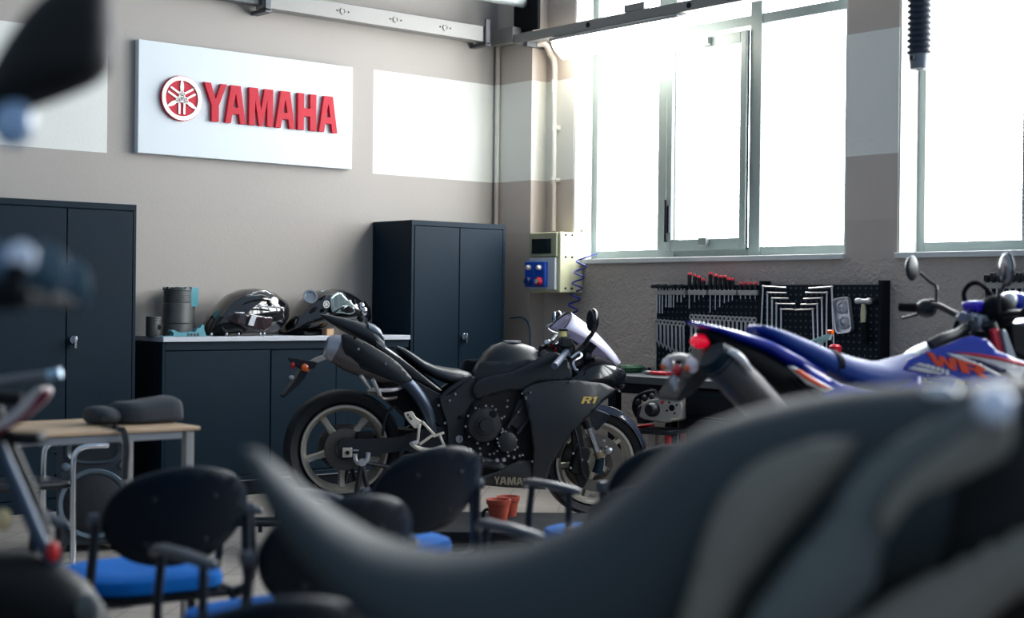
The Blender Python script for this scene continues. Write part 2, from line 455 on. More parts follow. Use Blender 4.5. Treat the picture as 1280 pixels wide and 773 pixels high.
word = [('Y', 252.5, 281), ('A', 279.5, 305), ('M', 309, 339), ('A', 342, 366.5), ('H', 370, 393), ('A', 396.5, 419.5)]
ztl = (onsign(253, 103)[1] + onsign(419, 122)[1]) / 2; zbl = (onsign(262, 152)[1] + onsign(419, 167)[1]) / 2
for ch, a, b in word:
    xa, xb = onsign(a, 130)[0], onsign(b, 140)[0]
    mb = MB(); glyph(mb, ch, xa, xb - xa, zbl, ztl - zbl, lambda u, v, t: Vector((u, t, v)), -.05, -.075)
    mb.build('letter', REDP, sign, smooth=0, bevel=.0015)
# emblem: red disc, pale ring, three tuning forks
ec = onsign(225, 123.5); er = (onsign(250.5, 124)[0] - onsign(199.5, 123)[0]) / 2
PALE = M('emblem_silver', (212, 208, 206), .35, .3, var=.03)
def emblem(parent, cx, cz_, r, y0, fn=None, disc=REDP, pale=PALE, th=.02):
    fn = fn or (lambda u, v, t: Vector((u, t, v)))
    circ = lambda rr, n=40: [(cx + rr * math.cos(2*PI*i/n), cz_ + rr * math.sin(2*PI*i/n)) for i in range(n)]
    a = MB().prism(circ(r), y0, y0 - th, fn).build('emblem', disc, parent, smooth=30)
    mb = MB(); o, i_ = circ(r * .97), circ(r * .80); n = 40; T = y0 - th * 1.35; T0 = y0 - th * .9
    vs = [fn(u, v, T) for u, v in o] + [fn(u, v, T) for u, v in i_] + [fn(u, v, T0) for u, v in o] + [fn(u, v, T0) for u, v in i_]
    fs = []
    for k in range(n):
        q = (k + 1) % n
        fs += [(k, q, n+q, n+k), (k, q, 2*n+q, 2*n+k), (n+k, n+q, 3*n+q, 3*n+k)]
    mb.add(vs, fs)
    for k in range(3):
        an = R(90 + 120 * k); ca, sa = math.cos(an), math.sin(an)
        tr = lambda s, w: (cx + (s * ca - w * sa) * r, cz_ + (s * sa + w * ca) * r)
        def strip(p, q, wd):
            dx, dz = q[0]-p[0], q[1]-p[1]; L = math.hypot(dx, dz); nx, nz = -dz/L*wd/2, dx/L*wd/2
            P = [tr(p[0]+nx, p[1]+nz), tr(q[0]+nx, q[1]+nz), tr(q[0]-nx, q[1]-nz), tr(p[0]-nx, p[1]-nz)]
            mb.prism(P, T0, T, fn)
        for s in (-1, 1):
            strip((-.7, s*.12), (.02, s*.12), .085); strip((.0, s*.12), (.2, s*.16), .085) if 0 else None
            strip((.0, s*.12), (.16, s*.12), .085) if 0 else None
        # handle: loop then pointed stem
        loop = [(.10 + .14 * math.cos(t) + .06, .11 * math.sin(t)) for t in [2*PI*i/14 for i in range(14)]]
        for i in range(14): strip(loop[i], loop[(i+1) % 14], .07)
        mb.prism([tr(.28, .05), tr(.5, .09), tr(.62, .075), tr(.93, 0), tr(.62, -.075), tr(.5, -.09), tr(.28, -.05)], T0, T, fn)
    mb.build('emblem_ring', pale, parent if not a else a, smooth=0)
    return a
emblem(sign, ec[0], ec[1], er, -.05)

# ---------------------------------------------------------------- steel cabinets on the sign wall
def lock_handle(par, x, y, z):
    mb = MB().cyl((x, y, z), (x, y - .02, z), .022, n=20).box(x - .007, x + .007, y - .045, y - .02, z - .045, z + .02)
    return mb.build('handle', CHR, par, bevel=.002)
def cabinet(name, label, px_l, px_r, px_split, dep, ztop, xl=None):
    xl = hy(px_l, 350, -dep).x if xl is None else xl; xr = hy(px_r, 350, -dep).x; xm = hy(px_split, 350, -dep).x
    t = thing(name, label, 'cabinet', (xl, 0, 0)); W = xr - xl; S = xm - xl
    MB().box(0, W, -dep + .02, -.004, 0.0, ztop).build('body', NAVY, t, smooth=0, bevel=.004)
    MB().box(-.0, W, -dep - .0, -dep + .02, ztop - .035, ztop).box(0, .02, -dep, -dep + .02, 0, ztop - .035).box(W - .02, W, -dep, -dep + .02, 0, ztop - .035).box(.02, W - .02, -dep, -dep + .02, 0, .07).build('front_frame', NAVY, t, smooth=0, bevel=.002)
    for a, b in ((.024, S - .003), (S + .003, W - .024)):
        d = MB().box(a, b, -dep - .002, -dep + .015, .075, ztop - .04).build('door', NAVY, t, smooth=0, bevel=.003)
        if a > .1: lock_handle(d, a + .035, -dep - .002, hz_lock)
    return t
CD = .45
CT = hy(168, 256, -CD).z
hz_lock = hy(90, 425, -CD).z
cabinet('storage_cabinet', 'tall navy black double door steel cabinet at the left below the painted white band', -40, 170, 83, CD, CT, xl=hy(83, 350, -CD).x - (hy(170, 350, -CD).x - hy(83, 350, -CD).x))
hz_lock = hy(580, 421, -CD).z
cabinet('storage_cabinet', 'tall navy black double door steel cabinet in the room corner behind the black motorcycle', 514, 631, 574, CD, CT)

# low sideboard
xl = hy(202.7, 450, -CD).x; xr = hy(514, 350, -CD).x - .015
CTZ = hy(203, 428, -CD).z
sb = thing('sideboard', 'low navy black sideboard with sliding doors between the two tall cabinets', 'cabinet', (xl, 0, 0))
Wd = xr - xl
mb = MB().box(0, Wd, -CD + .03, -.004, .09, CTZ).box(0, .02, -CD, -CD + .03, .09, CTZ).box(.02, Wd, -CD, -CD + .03, CTZ - .05, CTZ).box(.02, Wd, -CD, -CD + .03, .09, .12)
mb.build('body', NAVY, sb, smooth=0, bevel=.003)
MB().box(.01, Wd - .01, -CD + .01, -.02, 0, .09).build('plinth', NAVYD, sb, smooth=0)
xa = hy(338, 500, -CD).x - xl; xb = hy(421, 500, -CD).x - xl
for a, b, y in ((.022, xa, 0), (xa + .012, xb, .008), (xb + .003, Wd - .02, .008)):
    MB().box(a, b, -CD + .005 + y, -CD + .018 + y, .125, CTZ - .055).build('sliding_door', NAVY, sb, smooth=0, bevel=.003)
MB().box(.0, Wd, -CD - .004, -CD + .0, .088, .094).build('edge_strip', STEEL, sb, smooth=0)
TOPZ = hy(203, 421.5, -CD - .02).z
wt = MB().box(xl - .005, xr, -CD - .02, -.004, CTZ + .001, TOPZ).build('worktop', WTOP, smooth=0, bevel=.003)
tag(wt, 'pale grey worktop lying along the low sideboard', 'worktop')

# ---------------------------------------------------------------- rails, lamp and pipes
# rail on the sign wall
RY = -.16
zr1 = hy(610, 33.5, RY).z; zr0 = hy(605, 52, RY).z
x0 = hy(330, 5, RY).x; x1 = hy(612, 40, RY).x
rail = thing('cable_duct', 'pale grey steel channel with round knockouts along the top of the sign wall', 'duct', (x0, 0, 0))
L_ = x1 - x0
MB().box(0, L_, RY, RY + .1, zr0, zr1).build('channel', GREYR, rail, smooth=0, bevel=.004)
MB().box(-3.2, -.0, RY + .03, RY + .1, zr0 + .02, zr0 + .09).build('bar', GREYRD, rail, smooth=0, bevel=.003)
for px in (428.5, 494.5, 556.5):
    q = hy(px, 13 + (px - 428) * .166, RY).x - x0; zz = (zr0 + zr1) / 2
    k = MB().lathe([(.0, 0), (.022, 0), (.022, -.006), (.015, -.006), (.013, -.002), (0, -.002)], (q, RY, zz), (0, 1, 0), 20).build('knockout', GREYR, rail)
    MB().cyl((q - .045, RY, zz), (q - .045, RY - .004, zz), .005).build('screw', NAVYD, k); MB().cyl((q + .045, RY, zz), (q + .045, RY - .004, zz), .005).build('screw', NAVYD, k)
for q in (.0, L_ - .05):
    MB().box(q, q + .05, RY - .02, .0, zr0 - .03, zr0 - .005).box(q, q + .04, RY - .02, RY - .003, zr0 - .02, zr1 + .05).build('bracket', GREYRD, rail, smooth=0, bevel=.003)
# rail on the window wall
RX = -PIL - .1
za = hx(690, 34, RX).z; zb = hx(690, 46, RX).z
y0 = hx(642, 45, RX).y
r2 = thing('ceiling_rail', 'grey steel rail running from the corner across the tops of the windows', 'rail', (0, y0, 0))
MB().box(RX, RX + .09, YEND + 1.5 - y0, 0, zb, za).build('channel', GREYR, r2, smooth=0, bevel=.003)
MB().box(RX - .01, RX + .1, 0, RY + .1 - y0, zr0, zr1).build('corner_joint', GREYR, r2, smooth=0, bevel=.004)
MB().box(RX, 0, hx(664, 200, -PIL).y - .06 - y0, hx(664, 200, -PIL).y - .02 - y0, zb - .03, zb).build('bracket', GREYRD, r2, smooth=0)
for yy in (hx(735, 30, RX).y, hx(861, 20, RX).y, hx(911, 5, RX).y):
    MB().cyl((RX - .004, yy - y0, (za + zb) / 2), (RX, yy - y0, (za + zb) / 2), .018).build('knockout', NAVYD, r2)
# lamp
ya, yb = hx(690, 50, RX).y, hx(850, 40, RX).y
LH = M('lamp_housing_grey', (150, 152, 152), .5)
LE = M('lamp_diffuser_lit', (250, 250, 245), .3, emit=(255, 246, 228), es=LAMPE)
lamp = thing('batten_lamp', 'lit fluorescent batten lamp hanging under the rail before the first window', 'lamp', (RX - .0, (ya + yb) / 2, 0))
hl = abs(yb - ya) / 2; zl = zb - .005
ring = lambda y, s: [Vector((.045 + .06 * s * a, y, zl - .03 + b * (.045 if b < 0 else .02))) for a, b in ((-1, 0), (-1, .9), (-.8, 1), (.8, 1), (1, .9), (1, 0))]
MB().rings([ring(-hl, 1.25), ring(-hl + .01, 1.3), ring(hl - .01, 1.3), ring(hl, 1.25)]).build('housing', LH, lamp, smooth=30, bevel=.003)
dr = lambda y, s, d: [Vector((.045 + .058 * s * math.cos(t), y, zl - .03 - d * math.sin(t))) for t in [PI * i / 10 for i in range(11)]]
MB().rings([dr(-hl, .8, .06), dr(-hl + .07, 1.25, .125), dr(hl - .07, 1.25, .125), dr(hl, .8, .06)]).build('diffuser', LE, lamp, smooth=60)
for k in range(5):
    yy = -hl + .12 + k * (2 * hl - .24) / 4
    MB().box(-.02, -.008, yy - .01, yy + .01, zl - .05, zl - .015).build('clip', STEEL, lamp, smooth=0)
# conduits: both painted with the wall
c1 = MB().cyl((-PIL - .02, -.03, .0), (-PIL - .02, -.03, zr0), .017).build('conduit', WR_); tag(c1, 'straight painted conduit pipe standing in the room corner beside the tall cabinet', 'pipe')
qa = hx(693, 80, -.04); qb = hx(692, 289, -.04)
c2m = MB().tube([(-.14, hx(672, 55, -.14).y, hx(672, 55, -.14).z), (-.1, hx(682, 56, -.1).y, hx(682, 56, -.1).z), (-.05, hx(688, 68, -.05).y, hx(688, 68, -.05).z), (-.04, qa.y, qa.z), (-.04, qa.y, qa.z - .2)], .022, 12, 5)
c2m.cyl((-.04, qa.y, qa.z - .15), (-.04, qb.y, qb.z), .017)
c2 = c2m.build('conduit', WR_); tag(c2, 'painted conduit bending under the lamp and dropping to the socket box', 'pipe')
for py in (160, 225):
    q = hx(693, py, -.04); MB().cyl((-.04, qa.y, q.z - .02), (-.04, qa.y, q.z + .02), .022).box(-.04, 0, qa.y - .03, qa.y + .0, q.z - .012, q.z + .012).build('clamp', WR_, c2)
# pipes near the ceiling
q1 = hy(560, -14, -.32); q2 = hy(676, 7, -.32)
PG = M('pale_pipe', (168, 172, 172), .4, .3)
pp = MB().cyl((q1.x - 2, -.32, q2.z), (q2.x - .03, -.32, q2.z), .04).cyl((q2.x - .05, -.32, q2.z), (q2.x - .01, -.32, q2.z), .055).build('air_pipe', PG)
tag(pp, 'thick pale air pipe running above the steel channel into the corner', 'pipe')
q = hx(690, 10, -.28)
v = MB().cyl((-.28, q.y + .1, q2.z), (-.28, q.y - .06, q2.z), .03).cyl((-.28, q.y, q2.z), (-.28, q.y, q2.z + .12), .014).ball((-.28, q.y + .03, q2.z), .05).tube([(-.28, q.y - .03, q2.z - .03), (-.28, q.y - .1, q2.z - .06), (-.2, q.y - .3, q2.z + .0), (-.05, q.y - .8, q2.z + .09), (-.05, q.y - 1.6, q2.z + .25)], .009, 8, 4)
tag(v.build('valve', STEEL), 'steel valve with thin pipe at the top of the corner', 'valve')
xj = -PIL - .03
jb = MB().box(xj, -PIL - .002, hx(672, 20, xj).y, hx(642, 20, xj).y, hx(655, 39, xj).z, hx(655, 3, xj).z + .02).build('recess_panel', M('recess_black', (12, 14, 18), .6, spec=.1), smooth=0, bevel=.004)  # flat black panel paints in the shade of the corner recess
tag(jb, 'dark panel in place of the shaded recess in the top corner above the steel channel', 'box')
q = hx(792, 12, RX); pbx = MB().box(RX, RX + .06, q.y - .09, q.y + .09, za + .001, za + .05).build('floodlight', GREYR, smooth=0, bevel=.006); tag(pbx, 'small grey box sitting on top of the window rail', 'box')
# ---------------------------------------------------------------- motorcycle helpers
TYRE = M('tyre_rubber', (16, 21, 27), .55, spec=.3, var=.1, bump=.2, bscale=80)
RIM = M('rim_satin_grey', (168, 163, 152), .35, .55, var=.05)
DISC = M('brake_disc_steel', (96, 92, 88), .35, .8, var=.15, vscale=40)
RBLK = M('motorcycle_satin_black', (13, 21, 28), .36, var=.05, coat=.08, spec=.35)
RGLO = M('motorcycle_gloss_black', (8, 12, 18), .22, coat=.5, spec=.3)
ENG = M('engine_case_dark', (34, 37, 41), .5, .2, spec=.3, var=.12, vscale=15)
ENGD = M('engine_black', (12, 15, 19), .65, .0, spec=.2, var=.2, vscale=20)
FRM = M('frame_black', (27, 32, 38), .5, .1, spec=.3, var=.06)
TITAN = M('muffler_titanium', (98, 92, 94), .42, .7, var=.08)
SEATM = M('seat_vinyl', (28, 35, 44), .42, bump=.15, bscale=200)
ORG = M('orange_lens', (240, 96, 20), .2, coat=.5, emit=None)
REDL = M('red_lens', (190, 14, 30), .2, coat=.6)
MIRR = M('mirror_glass', (190, 205, 225), .08, 1.)
SCREEN = M('windscreen_glare_white', (232, 228, 250), .12, 0, coat=1., trans=.0, alpha=.85)  # near-white base colour carries the window reflections
GOLD = M('gold_mark', (150, 128, 60), .4, .4)
GREYT = M('grey_lettering', (118, 108, 92), .5)

def wheel(par, name, cx, cz_, rt, wt_, rr, spokes, a0, rim=RIM, tyre=TYRE, sp_w=.03, disc=None, hub=.055, thin=False):
    Y = (0, 1, 0)
    w = wt_ * .78
    # lathe about y: 'h' measured along +y
    lip = [(rr, -w/2), (rr - .014, -w/2), (rr - .02, -w/2 + .012), (rr - .034, -w*.28), (rr - .036, w*.28), (rr - .02, w/2 - .012), (rr - .014, w/2), (rr, w/2), (rr + .004, 0)]
    mb = MB().lathe(lip, (cx, 0, cz_), Y, 64, closed=True)
    mb.cyl((cx, -hub*.9, cz_), (cx, hub*.9, cz_), hub, n=24)
    for k in range(spokes):
        a = R(a0 + 360 / spokes * k); d = Vector((math.cos(a), 0, math.sin(a))); t = Vector((-math.sin(a), 0, math.cos(a))); c = Vector((cx, 0, cz_))
        y0, y1 = -.012, .012
        rings = []
        for s, ww, yy in ((hub * .7, sp_w * .75, hub * .8), ((hub + rr) / 2, sp_w * .5, .022), (rr - .028, sp_w * .62, w * .28)):
            p = c + d * s
            rings.append([p + t * (ww * i) + Vector((0, yy * j, 0)) for i, j in ((-.7, -1), (.7, -1), (1, -.3), (1, .3), (.7, 1), (-.7, 1), (-1, .3), (-1, -.3))])
        mb.rings(rings)
    o = mb.build(name, rim, par, smooth=35)
    n = 20; prof = []
    rc, hh = (rt + rr) / 2, (rt - rr) / 2
    for i in range(n):
        a = 2 * PI * i / n; c_, s_ = math.cos(a), math.sin(a)
        yy = wt_ / 2 * math.copysign(abs(s_) ** .85, s_); q = hh * math.copysign(abs(c_) ** .8, c_)
        if c_ < 0: yy *= .84
        prof.append((rc + q - (0 if c_ < 0 else 0), yy))
    MB().lathe(prof, (cx, 0, cz_), Y, 72, closed=True).build('tyre', tyre, o, smooth=60)
    for y, r0, r1 in disc or ():
        mb = MB().lathe([(r0, y - .003), (r1, y - .003), (r1, y + .003), (r0, y + .003)], (cx, 0, cz_), Y, 48, closed=True)
        d = mb.build('brake_disc', DISC, o, smooth=30)
    return o

def plate(F, par, name, mat, px, y0, y1, bevel=.004, smooth=1, yref=None, seg=2, n=5, smoothang=30):
    """outline in sight-line points, given thickness between y0 and y1"""
    pts = F.uv(px, yref if yref is not None else (y0 + y1) / 2)
    if smooth: pts = [(p[0], p[1]) for p in crs([(a, b, 0) for a, b in pts], n, True)]
    mb = MB().prism(pts, y0, y1, lambda u, v, t: Vector((u, t, v)))
    return mb.build(name, mat, par, smooth=smoothang, bevel=bevel, seg=seg)
def shell(F, par, name, mat, px, yf, yref, step=.02, th=.008, sm=4, both=False, bevel=0):
    pts = F.uv(px, yref)
    if sm: pts = [(p[0], p[1]) for p in crs([(a, b, 0) for a, b in pts], sm, True)]
    for s in ((1, -1) if both else (1,)):
        mb = MB().sheet(pts, lambda u, v: Vector((u, yf(u, v) * s, v)), step)
        o = mb.build(name, mat, par, smooth=60, solid=th)
        if s == 1: first = o
    return first
def bolt(par, p, r=.007, d=.012, mat=None, ax=(0, -1, 0), name='bolt'):
    p = Vector(p); a = Vector(ax)
    return MB().cyl(p, p + a * d, r, r * .8, n=8).build(name, mat or STEEL, par, smooth=30)

# ---------------------------------------------------------------- black sport motorcycle
A = Fr(CAM + VW * 8.06 + RT * (-.917), YAW - R(90 - 16.3))
RF = thing('sport_motorcycle', 'matte black faired sport motorcycle held upright by a rear paddock stand', 'motorcycle', (A.o.x, A.o.y, 0), A.h)
LW = -.09
rc = A.p(432, 562.5, LW); fc = A.p(745.5, 579.5, -.06)
print('R1 axles', rc, fc, 'ground rear', rc.z - .315, 'front', fc.z - .295)
rw = wheel(RF, 'rear_wheel', rc.x, rc.z, .318, .185, .236, 5, -20, disc=[(-.075, .05, .112)], sp_w=.032)
fw = wheel(RF, 'front_wheel', fc.x, fc.z, .297, .118, .232, 5, 40, disc=[(-.062, .095, .158), (.062, .095, .158)], sp_w=.028)
# sprocket and chain on the far side
mb = MB(); N = 42; prof = []
vs = []; 
for y in (.088, .094):
    for i in range(N * 2):
        a = PI * i / N; r = .118 + (.007 if i % 2 else -.004); vs.append((rc.x + r * math.cos(a), y, rc.z + r * math.sin(a)))
for y in (.088, .094):
    for i in range(N * 2):
        a = PI * i / N; vs.append((rc.x + .085 * math.cos(a), y, rc.z + .085 * math.sin(a)))
K = N * 2; fs = []
for i in range(K):
    j = (i + 1) % K; fs += [(i, j, K+j, K+i), (i, j, 2*K+j, 2*K+i), (K+i, K+j, 3*K+j, 3*K+i), (2*K+i, 2*K+j, 3*K+j, 3*K+i)]
mb.add(vs, fs); mb.build('sprocket', DISC, rw, smooth=0)
pc = A.p(560, 548, .09)
MB().tube([(rc.x, .1, rc.z + .118), (pc.x, .1, pc.z + .035)], .008, 6).build('chain', DISC, RF)
MB().tube([(rc.x, .1, rc.z - .118), (pc.x, .1, pc.z - .045)], .008, 6).build('chain', DISC, RF)
# swingarm (both sides) with the silver axle block
sw = plate(A, RF, 'swingarm', FRM, [(424, 551), (436, 548), (450, 549), (500, 546), (540, 533), (562, 540), (562, 562), (540, 566), (500, 564), (452, 573), (428, 575), (423, 566)], -.145, -.115, .006, yref=-.13)
plate(A, RF, 'swingarm', FRM, [(424, 551), (436, 548), (450, 549), (500, 546), (540, 533), (562, 540), (562, 562), (540, 566), (500, 564), (452, 573), (428, 575), (423, 566)], .115, .145, .006, yref=-.13)
q = A.p(434, 566, -.15)
MB().box(q.x - .026, q.x + .026, -.157, -.146, q.z - .026, q.z + .026).build('axle_block', M('block_silver', (196, 190, 176), .3, .5), sw, smooth=0, bevel=.003)
MB().cyl((q.x, -.157, q.z), (q.x, -.166, q.z), .012, n=6).build('axle_nut', ENGD, sw)
q2 = A.p(446, 563.5, -.15); MB().cyl((q2.x - .03, -.15, q2.z), (q2.x + .01, -.15, q2.z), .006).build('chain_adjuster', STEEL, sw)
# brake caliper over the rear disc
q = A.p(456, 548, -.08); MB().box(q.x - .05, q.x + .05, -.1, -.05, q.z - .03, q.z + .035).build('rear_caliper', ENGD, RF, bevel=.01)
MB().tube([A.p(478, 545, -.09), A.p(483, 520, -.09), A.p(494, 508, -.09), A.p(505, 520, -.09)], .008, 8, 6).build('brake_hose', BLK, RF)
# hugger behind the tyre
plate(A, RF, 'rear_hugger', RBLK, [(462, 497), (480, 508), (492, 522), (499, 540), (493, 541), (484, 524), (472, 510), (458, 500)], -.08, .08, .01, yref=-.08)

# main frame spar, near and far
spar = [(549, 500), (562, 493), (580, 480), (600, 470), (640, 478), (672, 482), (664, 492), (640, 489), (612, 497), (594, 510), (586, 528), (588, 548), (584, 572), (566, 572), (560, 560), (558, 530)]
sp = plate(A, RF, 'frame_spar', FRM, spar, -.17, -.12, .012, yref=-.15, n=4)
plate(A, RF, 'frame_spar', FRM, spar, .12, .17, .012, yref=-.15, n=4)
for px, py, r in ((573.5, 549, .02),):
    q = A.p(px, py, -.17); MB().lathe([(.006, 0), (r, 0), (r, .012), (r * .6, .012), (r * .55, .004), (.006, .004)], (q.x, -.168, q.z), (0, -1, 0), 20).build('pivot_nut', STEEL, sp)
for px, py in ((548, 507), (556, 529), (569, 493), (562, 501)): bolt(sp, A.p(px, py, -.17), .008, .008)
q = A.p(575, 522, -.17); bolt(sp, q, .013, .006, BLKM)
# engine
en = plate(A, RF, 'engine', ENGD, [(582, 515), (596, 498), (625, 490), (655, 488), (664, 510), (668, 550), (668, 585), (640, 592), (600, 588), (584, 578), (578, 550)], -.17, .17, .02, yref=-.17, n=3)
q = A.p(605, 531.5, -.2)
cc = MB().lathe([(0, .035), (.05, .035), (.054, .028), (.088, .022), (.097, .008), (.1, -.03), (0, -.03)], (q.x, -.195, q.z), (0, -1, 0), 40).build('clutch_cover', ENG, en, smooth=40)
MB().lathe([(0, .012), (.034, .012), (.037, 0), (0, 0)], (q.x, -.23, q.z - .0), (0, -1, 0), 28).build('cover_boss', FRM, cc)
bolt(cc, (q.x + .045, -.222, q.z + .06), .022, .004, BLKM, name='oil_window')
for k in range(11):
    a = R(20 + k * 360 / 11); bolt(cc, (q.x + .104 * math.cos(a), -.2, q.z + .104 * math.sin(a)), .0075, .01)
q = A.p(634, 553, -.2)
wc = MB().lathe([(0, .03), (.03, .03), (.055, .018), (.062, -.02), (0, -.02)], (q.x, -.19, q.z), (0, -1, 0), 32).build('generator_cover', ENG, en, smooth=40)
for px, py in ((631.5, 539.5), (636, 543), (628, 539), (645, 550), (646, 559), (643, 562), (634, 565.5), (636, 555), (622, 553.5), (623.5, 557.5), (621, 564), (611.5, 568), (599.5, 561), (600, 568), (604, 576), (617, 567), (649, 570), (642, 572), (635, 570), (596, 545), (588, 562), (653, 569)):
    bolt(en, A.p(px, py, -.2) + Vector((0, .01, 0)), .0065 + random.random() * .003, .022)
for px, py in ((620.5, 575.5), (629, 575)): bolt(en, A.p(px, py, -.2), .013, .02, ALU)
MB().bar(A.p(634, 535, -.19), A.p(653, 509, -.19), .014, .02).build('cylinder_rib', ENG, en, bevel=.003)
MB().bar(A.p(646, 543, -.19), A.p(662, 522, -.19), .014, .02).build('cylinder_rib', ENG, en, bevel=.003)
plate(A, en, 'cylinder_block', ENG, [(636, 530), (648, 500), (660, 498), (664, 520), (650, 540)], -.185, -.12, .005, yref=-.18, smooth=0)
for px, py in ((633.5, 508.5), (647.5, 515), (652, 492), (634, 501), (598.5, 512), (615, 508), (630, 521), (626, 541)): bolt(en, A.p(px, py, -.2), .0065, .012)
for k in range(4):
    a = A.p(590 + k * 4, 571 + k * 3, -.18); MB().tube([a, A.p(620 + k * 6, 579 + k * 3, -.17), A.p(650 + k * 6, 590 + k, -.1)], .017, 10, 4).build('exhaust_pipe', ENG, en)
# belly pan with lettering
belly = [(598, 606), (600, 596), (622, 589), (645, 575), (668, 576), (681, 585), (681.5, 612), (665, 611), (630, 609)]
def yb(u, v): return -.16 - .035 * math.sin(min(1, max(0, (v - .1) / .3)) * PI)
bp_ = shell(A, RF, 'belly_pan', M('belly_pan_black', (8, 9, 12), .4, coat=.2), belly, yb, -.18, .02, .006, sm=0, both=True)
word2 = [('Y', 617.5, 626), ('A', 624.5, 634.5), ('M', 634, 646), ('A', 645, 655), ('H', 654, 663.5), ('A', 662, 672)]
for k, (ch, a, b) in enumerate(word2):
    f = (a - 617) / 55; zt_, zb_ = 596.3 + f * 2.6, 605.6 + f * 2.6
    P = A.p(a, zb_, -.2); Q = A.p(b, zb_, -.2); T = A.p(a, zt_, -.2)
    mb = MB(); glyph(mb, ch, P.x, Q.x - P.x - .006, P.z, T.z - P.z, lambda u, v, t: Vector((u, t, v)), -.2, -.203, sh=.0)
    mb.build('letter', GREYT, bp_, smooth=0)
# big side fairing
fair = [(652.6, 489), (658, 484.5), (668, 480), (690, 476), (717, 475.5), (756, 480), (773, 488), (768, 495), (756, 501), (745, 510), (728, 527), (714, 538), (700, 559), (689, 580), (681, 611), (665, 611), (665, 560), (661, 530), (656, 505)]
cen = A.p(700, 520, -.2)
def yf(u, v):
    k = min(1, max(0, (v - .12) / .68)); y = .175 + .05 * math.sin(k * PI * .9)
    s = (u - cen.x) / .45
    return -(y - .06 * max(0, s) ** 2 * 1.6 - .0)
sf = shell(A, RF, 'side_fairing', RBLK, fair, yf, -.2, .018, .008, sm=0, both=True)
mk = MB(); P = A.p(726, 503, -.225)
for ch, a, b in (('R', 727, 739), ('1', 739.5, 748)):
    p0, p1 = A.p(a, 505, -.23), A.p(b, 505, -.23); zt_ = A.p(a, 496.5, -.23).z
    mb = MB(); glyph(mb, ch, p0.x, p1.x - p0.x, p0.z, zt_ - p0.z, lambda u, v, t: Vector((u, yf(u, v) - t, v)), .004, .009, sh=.5)
    mb.build('model_mark', GOLD, sf, smooth=0)
for px, py in ((662, 490.5), (664, 577), (712, 477.5), (773, 489)): bolt(sf, Vector(A.p(px, py, -.21)) * 1, .006, .02)
# upper nose fairing: a body closed across the bike, open behind for the controls
NOSEM = RGLO
nose = MB(); rings = []
for px, pt, pb, hw in ((704, 466, 480, .19), (716, 458, 482, .2), (730, 447, 484, .2), (745, 444, 486, .185), (758, 448, 488, .16), (768, 453, 488, .125), (776, 459, 486, .085), (781, 465, 479, .035)):
    t, b = A.p(px, pt), A.p(px, pb)
    rings.append(sect(t.x, b.x, b.z, t.z, hw, 2.6, 28, .45))
nose.rings(rings); nf = nose.build('nose_fairing', NOSEM, RF, smooth=60)
plate(A, RF, 'cowl_stay', FRM, [(706, 462), (716, 446), (730, 432), (738, 424), (744, 428), (736, 440), (722, 456), (712, 470)], -.06, .06, .006)
hl_ = shell(A, nf, 'headlight', M('headlight_lens', (150, 160, 190), .05, coat=1.), [(772, 462), (779, 463), (781, 472), (777, 480), (770, 474)], lambda u, v: -.09 + (u - A.p(770, 465, -.1).x) * .7, -.09, .008, .006, both=True)
# windscreen: curved shield, whitened for the window reflections
ws = MB(); n = 14; rings = []
top = A.p(712.5, 391); 
for i in range(9):
    t = i / 8
    a = A.p(712.5 + 62 * t, 391 + 60 * t - 5 * math.sin(PI * t)); rings.append([Vector((a.x - (1 - math.cos(s)) * (.075 - .03 * t), math.sin(s) * (.13 + .07 * t - .13 * t ** 3), a.z - (1 - math.cos(s)) * (.085 - .055 * t))) for s in [PI * .5 * (j / (n / 2) - 1) for j in range(n + 1)]])
vs = [p for r in rings for p in r]; k = n + 1
ws.add(vs, [(i * k + j, i * k + j + 1, (i + 1) * k + j + 1, (i + 1) * k + j) for i in range(8) for j in range(n)])
wso = ws.build('windscreen', SCREEN, RF, smooth=60, solid=.004)
edge = [rings[0][j] for j in range(k)]
MB().tube(edge, .004, 6).build('screen_edge', BLK, wso)
# mirrors
def mirror(px, py, y, rx, rz, glassmat, flip, stem):
    c = A.p(px, py, y)
    mb = MB(); ang = R(0)
    m4 = Matrix.Rotation(R(flip), 3, 'Z')
    mb.ball(c, .03, rx, rz, 20, 12, m4)
    o = mb.build('mirror', RGLO, RF)
    g = MB(); g.ball(c + m4 @ Vector((-.022, 0, 0)), .012, rx * .9, rz * .88, 20, 10, m4); g.build('mirror_glass', glassmat, o)
    MB().tube([c + Vector((.01, 0, -rz * .7))] + [A.p(*s) for s in stem], .012, 8, 4).build('mirror_stem', BLK, o)
mirror(697.5, 399, .31, .05, .05, MIRR, -8, [(706, 412, .26), (722, 430, .18)])
mirror(741.5, 401, -.31, .034, .066, NAVYD, 20, [(740, 418, -.28), (735, 424, -.2), (731, 432, -.16)])
MB().tube([A.p(706, 391, .2), A.p(694, 403, .2), A.p(684, 408, .2), A.p(688, 414, .2), A.p(697, 417, .2)], .006, 6, 4).build('clutch_lever', STEEL, RF)
# tank
tk = MB()
A.loft(tk, [(592, 462, 474, .06), (598, 452, 478, .1), (606, 440, 482, .13), (616, 431.5, 484, .155), (628, 427.8, 485, .165), (642, 427.6, 486, .165), (655, 430, 486, .155), (666, 434, 485, .14), (676, 441, 482, .11)], 2.5, 28, .35)
to = tk.build('fuel_tank', RBLK, RF, smooth=60)
fcp = A.p(640, 427.5, 0); MB().lathe([(.05, -.004), (.05, .004), (.03, .008), (0, .008)], (fcp.x, 0, fcp.z), (0, 0, 1), 24).build('filler_cap', STEEL, to)
